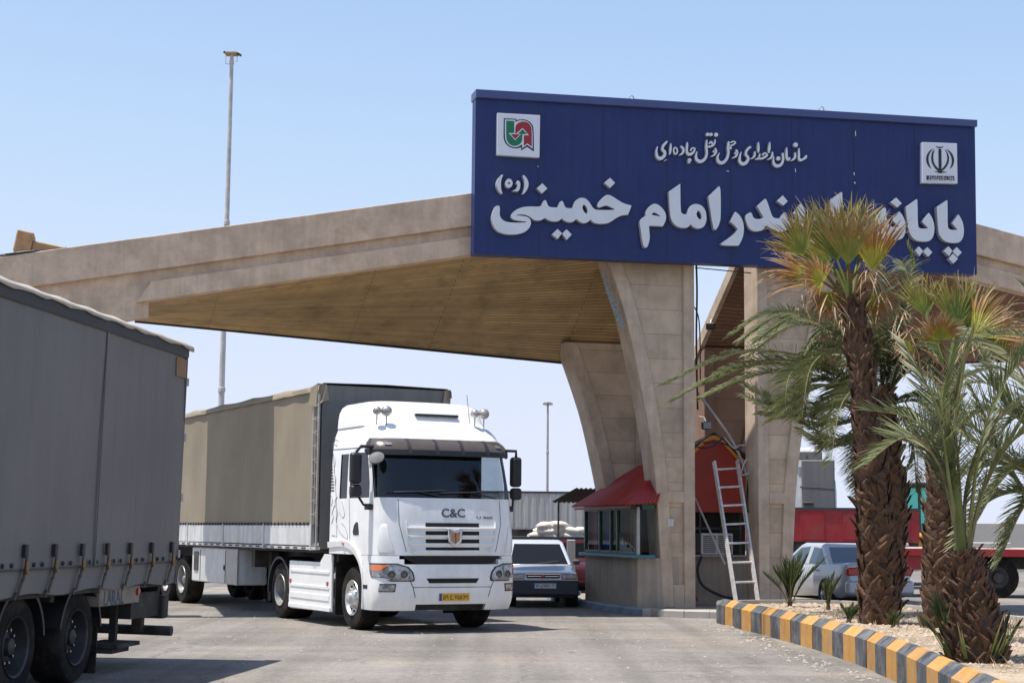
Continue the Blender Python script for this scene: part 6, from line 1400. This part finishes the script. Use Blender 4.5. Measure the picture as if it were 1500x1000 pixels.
fanpx(c, o3, (1390, 550), (1440, 505), (1510, 490), Z3, .2, .93, 110, (-.2, -1, .4), 1.1, 30, .3)
fanpx(c, o3, (1390, 550), (1335, 500), (1310, 520), Z3, .2, .93, 120, (.2, -1, .4), 1.0, 30, .4)
for x, y in ((1330, 480), (1340, 520), (1420, 500), (1450, 490), (1350, 540), (1470, 520), (1325, 455)): c.dead(rel(o3, x, y, Z3 + rp.uniform(-.3, .5)), 14, .5)
c.build(FP2)
# date palm behind them: arching grey green fronds ---------------------------------
Z2 = 27.2; o2 = Vector((6.35, Z2, .33))
DP = thing('date_palm', 'date palm with feather fronds arching left across the gate pillar', 'palm tree', o2)
tp = [(1304, 893), (1305, 820), (1304, 740), (1298, 660), (1292, 600), (1289, 575)]
palm_trunk(DP, [rel(o2, x, y, Z2) for x, y in tp], [.17, .20, .30, .24, .20, .16], 380, .22, .15, .7)
c = Crown()
def fr2(c, o, Z, pts, dz, **k): n = len(pts) - 1; c.frond([rel(o, x, y, Z + dz * i / n) for i, (x, y) in enumerate(pts)], **k)
for pts, dz in (([(1288, 580), (1200, 528), (1090, 515), (975, 562)], -1.2), ([(1288, 585), (1215, 545), (1120, 532), (1035, 560)], -.3), ([(1290, 578), (1225, 490), (1140, 455), (1072, 490)], -.5), ([(1290, 575), (1240, 490), (1170, 462), (1105, 500)], .7),
                ([(1288, 585), (1220, 540), (1160, 545), (1150, 610)], -1.6), ([(1290, 580), (1235, 510), (1190, 520), (1175, 590)], -.8), ([(1292, 580), (1300, 480), (1292, 405), (1275, 372)], -.6), ([(1294, 580), (1322, 470), (1338, 400), (1330, 362)], .3),
                ([(1295, 582), (1345, 500), (1400, 480), (1450, 520)], .6), ([(1290, 595), (1230, 590), (1170, 600), (1110, 590)], .5), ([(1288, 600), (1225, 618), (1160, 600), (1090, 565)], .2),
                ([(1295, 595), (1340, 580), (1370, 610), (1385, 680)], .4), ([(1288, 605), (1250, 640), (1215, 640), (1165, 610)], -.2), ([(1290, 600), (1260, 560), (1225, 580), (1205, 660)], -1.2),
                ([(1296, 590), (1320, 520), (1360, 510), (1390, 570)], -1.0), ([(1292, 585), (1285, 500), (1255, 450), (1215, 440)], .8), ([(1296, 600), (1320, 600), (1340, 640), (1345, 700)], -1), ([(1292, 600), (1270, 620), (1262, 670), (1258, 715)], -.6), ([(1292, 590), (1330, 540), (1375, 560), (1410, 630)], .8), ([(1290, 590), (1240, 560), (1190, 560), (1130, 600)], -.9), ([(1290, 582), (1262, 500), (1215, 478), (1180, 520)], -.3)):
    if abs(dz) < 1.3:
        jx, jy = rp.uniform(-14, 14), rp.uniform(4, 26); fr2(c, o2, Z2, [pts[0]] + [(x + jx * (i + 1) / 3, y + jy * (i + 1) / 3) for i, (x, y) in enumerate(pts[1:])], dz + rp.choice((-.9, .8)), leaf=.42, nb=80, width=.028, vfold=.3, droop=.6, dry=.08, ang=66)
    fr2(c, o2, Z2, pts, dz, leaf=.48, nb=100, width=.030, vfold=.35, droop=.55, dry=.06, ang=70)
for x, y in ((1290, 600), (1250, 590), (1320, 600), (1200, 500)): c.dead(rel(o2, x, y, Z2), 18, .6)
c.build(DP)
# young date palm at the near right end of the bed ----------------------------------
Z4 = 17.4; o4 = Vector((4.86, Z4, .33))
YP = thing('date_palm', 'young date palm with short shaggy stump and tall fronds at the near bed end', 'palm tree', o4)
tp = [(1432, 975), (1428, 930), (1422, 880), (1414, 835), (1410, 815)]
palm_trunk(YP, [rel(o4, x, y, Z4) for x, y in tp], [.31, .29, .24, .15, .11], 300, .15, .075, 1.1)
c = Crown()
for pts, dz in (([(1410, 830), (1393, 720), (1372, 600), (1325, 500)], -.4), ([(1413, 830), (1405, 700), (1400, 590), (1420, 500)], .4), ([(1416, 830), (1430, 690), (1455, 590), (1500, 520)], -.2), ([(1412, 830), (1388, 700), (1345, 620), (1275, 600)], .3),
                ([(1410, 830), (1380, 690), (1330, 640), (1268, 680)], -.3), ([(1416, 830), (1440, 720), (1490, 640), (1560, 620)], .3), ([(1414, 830), (1415, 720), (1440, 640), (1480, 600)], .6), ([(1412, 830), (1400, 700), (1380, 600), (1395, 520)], .5), ([(1412, 830), (1395, 720), (1360, 660), (1300, 640)], .7)):
    fr2(c, o4, Z4, pts, dz, leaf=.58, nb=46, width=.022, vfold=.35, droop=.16, rad=.030, dry=.09, start=.32, ang=60)
c.tubecol([rel(o4, 1413, 850, Z4), rel(o4, 1402, 740, Z4 - .1), rel(o4, 1388, 640, Z4 - .15)], [.06, .045, .03], (.13, .16, .035), 6)
for k in range(26):
    a = rp.uniform(0, 6.28); d = Vector((math.cos(a) * .6, math.sin(a) * .6, 1)); c.blade(Vector((math.cos(a) * .3, math.sin(a) * .3, .05)), d, d.cross(Vector((0, 0, 1))).normalized(), rp.uniform(.3, .6), .03, [GREY, GREEN, STRAW], .1, 3)
c.build(YP)
# date palm whose trunk stands beyond the right edge of the photograph
Z5 = 20.5; o5 = Vector((7.3, Z5, .33))
RP = thing('date_palm', 'date palm leaning in from the right edge, only its grey green fronds in view', 'palm tree', o5)
palm_trunk(RP, [(0, 0, 0), (0, 0, .8), (0, 0, 1.4)], [.33, .3, .24], 90, .22, .15, .9)
c = Crown(); cx, cy = (o5 + Vector((0, 0, 1.4))), 0
for pts, dz in (([(1600, 745), (1540, 600), (1470, 540), (1400, 560)], -.3), ([(1600, 745), (1530, 640), (1450, 600), (1380, 640)], .2), ([(1600, 745), (1520, 700), (1440, 650), (1370, 600)], -.5), ([(1600, 745), (1560, 580), (1510, 500), (1450, 490)], .4), ([(1600, 745), (1500, 720), (1440, 740), (1400, 800)], .3),
                ([(1600, 745), (1570, 600), (1540, 520), (1490, 520)], -.6), ([(1600, 745), (1540, 760), (1490, 700), (1420, 560)], 0), ([(1600, 745), (1550, 650), (1490, 610), (1430, 690)], .5), ([(1600, 745), (1530, 690), (1460, 680), (1400, 700)], .7),
                ([(1600, 745), (1640, 600), (1660, 500), (1700, 480)], .2), ([(1600, 745), (1680, 650), (1760, 640), (1820, 700)], .2), ([(1600, 745), (1590, 560), (1560, 460), (1500, 420)], .9), ([(1600, 745), (1510, 620), (1440, 560), (1360, 590)], .9), ([(1600, 745), (1520, 590), (1470, 510), (1410, 500)], -.8), ([(1600, 745), (1490, 680), (1420, 620), (1350, 560)], .3), ([(1600, 745), (1540, 690), (1480, 690), (1430, 765)], -.2), ([(1600, 745), (1560, 715), (1505, 735), (1465, 820)], .1), ([(1600, 745), (1530, 650), (1470, 590), (1440, 520)], .6)):
    fr2(c, o5, Z5, pts, dz, leaf=.56, nb=58, width=.023, vfold=.4, droop=.25, dry=.08, rad=.028, ang=62)
c.build(RP)
# seedlings on the bed ------------------------------------------------------------
def bush(px, py, Y, h, n, label, lean=.55, z=.33):
    p = at(px, py, Y); o = Vector((p.x, Y, z)); t = thing('palm_seedling', label, 'plant', o); c = Crown()
    for _ in range(n):
        a = rp.uniform(0, 6.28); k = rp.uniform(.1, lean); d = Vector((math.cos(a) * k, math.sin(a) * k, 1)).normalized(); e = d * h * rp.uniform(.6, 1.0); pts = [(0, 0, 0), tuple(e * .5), tuple(e + Vector((math.cos(a), math.sin(a), -.3)) * h * .12)]
        c.frond(pts, leaf=h * .42, nb=13, width=.026, vfold=.7, droop=.03, ang=30, rad=.011, start=.15, dry=.05, col=(DKG, GREY))
    c.build(t, 'leaves'); q = MB(); q.tube([(0, 0, -.02), (0, 0, h * .18)], [.05, .03], 7); q.build('stem', M['trunk'], t)
bush(1157, 885, 29.6, .95, 15, 'bushy palm seedling growing near the far corner of the bed')
bush(1213, 882, 28.6, .62, 7, 'small thin palm seedling left of the tall fan palm', .35)
bush(1243, 905, 24.6, .38, 6, 'tiny palm shoot at the foot of the tall fan palm, left side', .8)
bush(1308, 915, 23.4, .26, 5, 'tiny palm shoot at the foot of the tall fan palm, right side', .8)
bush(1392, 965, 17.5, .72, 9, 'spiky shoot at the left foot of the young date palm stump', .55)
bush(1470, 965, 18.0, .55, 7, 'spiky shoot at the right foot of the young date palm stump', .6)
# dry grass tufts
tg = Crown()
for _ in range(420):
    t = rp.random(); y = 15.5 + 15 * t; x = rp.uniform(4.6, 7.6); 
    for k in range(3):
        a = rp.uniform(0, 6.28); d = Vector((math.cos(a), math.sin(a), rp.uniform(.3, 1.4))); tg.blade((x, y, .338), d, d.cross(Vector((0, 0, 1))).normalized(), rp.uniform(.05, .17), .008, [STRAW, lerp3(STRAW, GREY, rp.random())], .3, 2)
g_ = tg.mb.build('dry_grass', M['leaf'], None, recalc=False, colors=tg.col); tag(g_, 'dry straw coloured grass scattered on the palm bed', 'grass', kind='stuff')
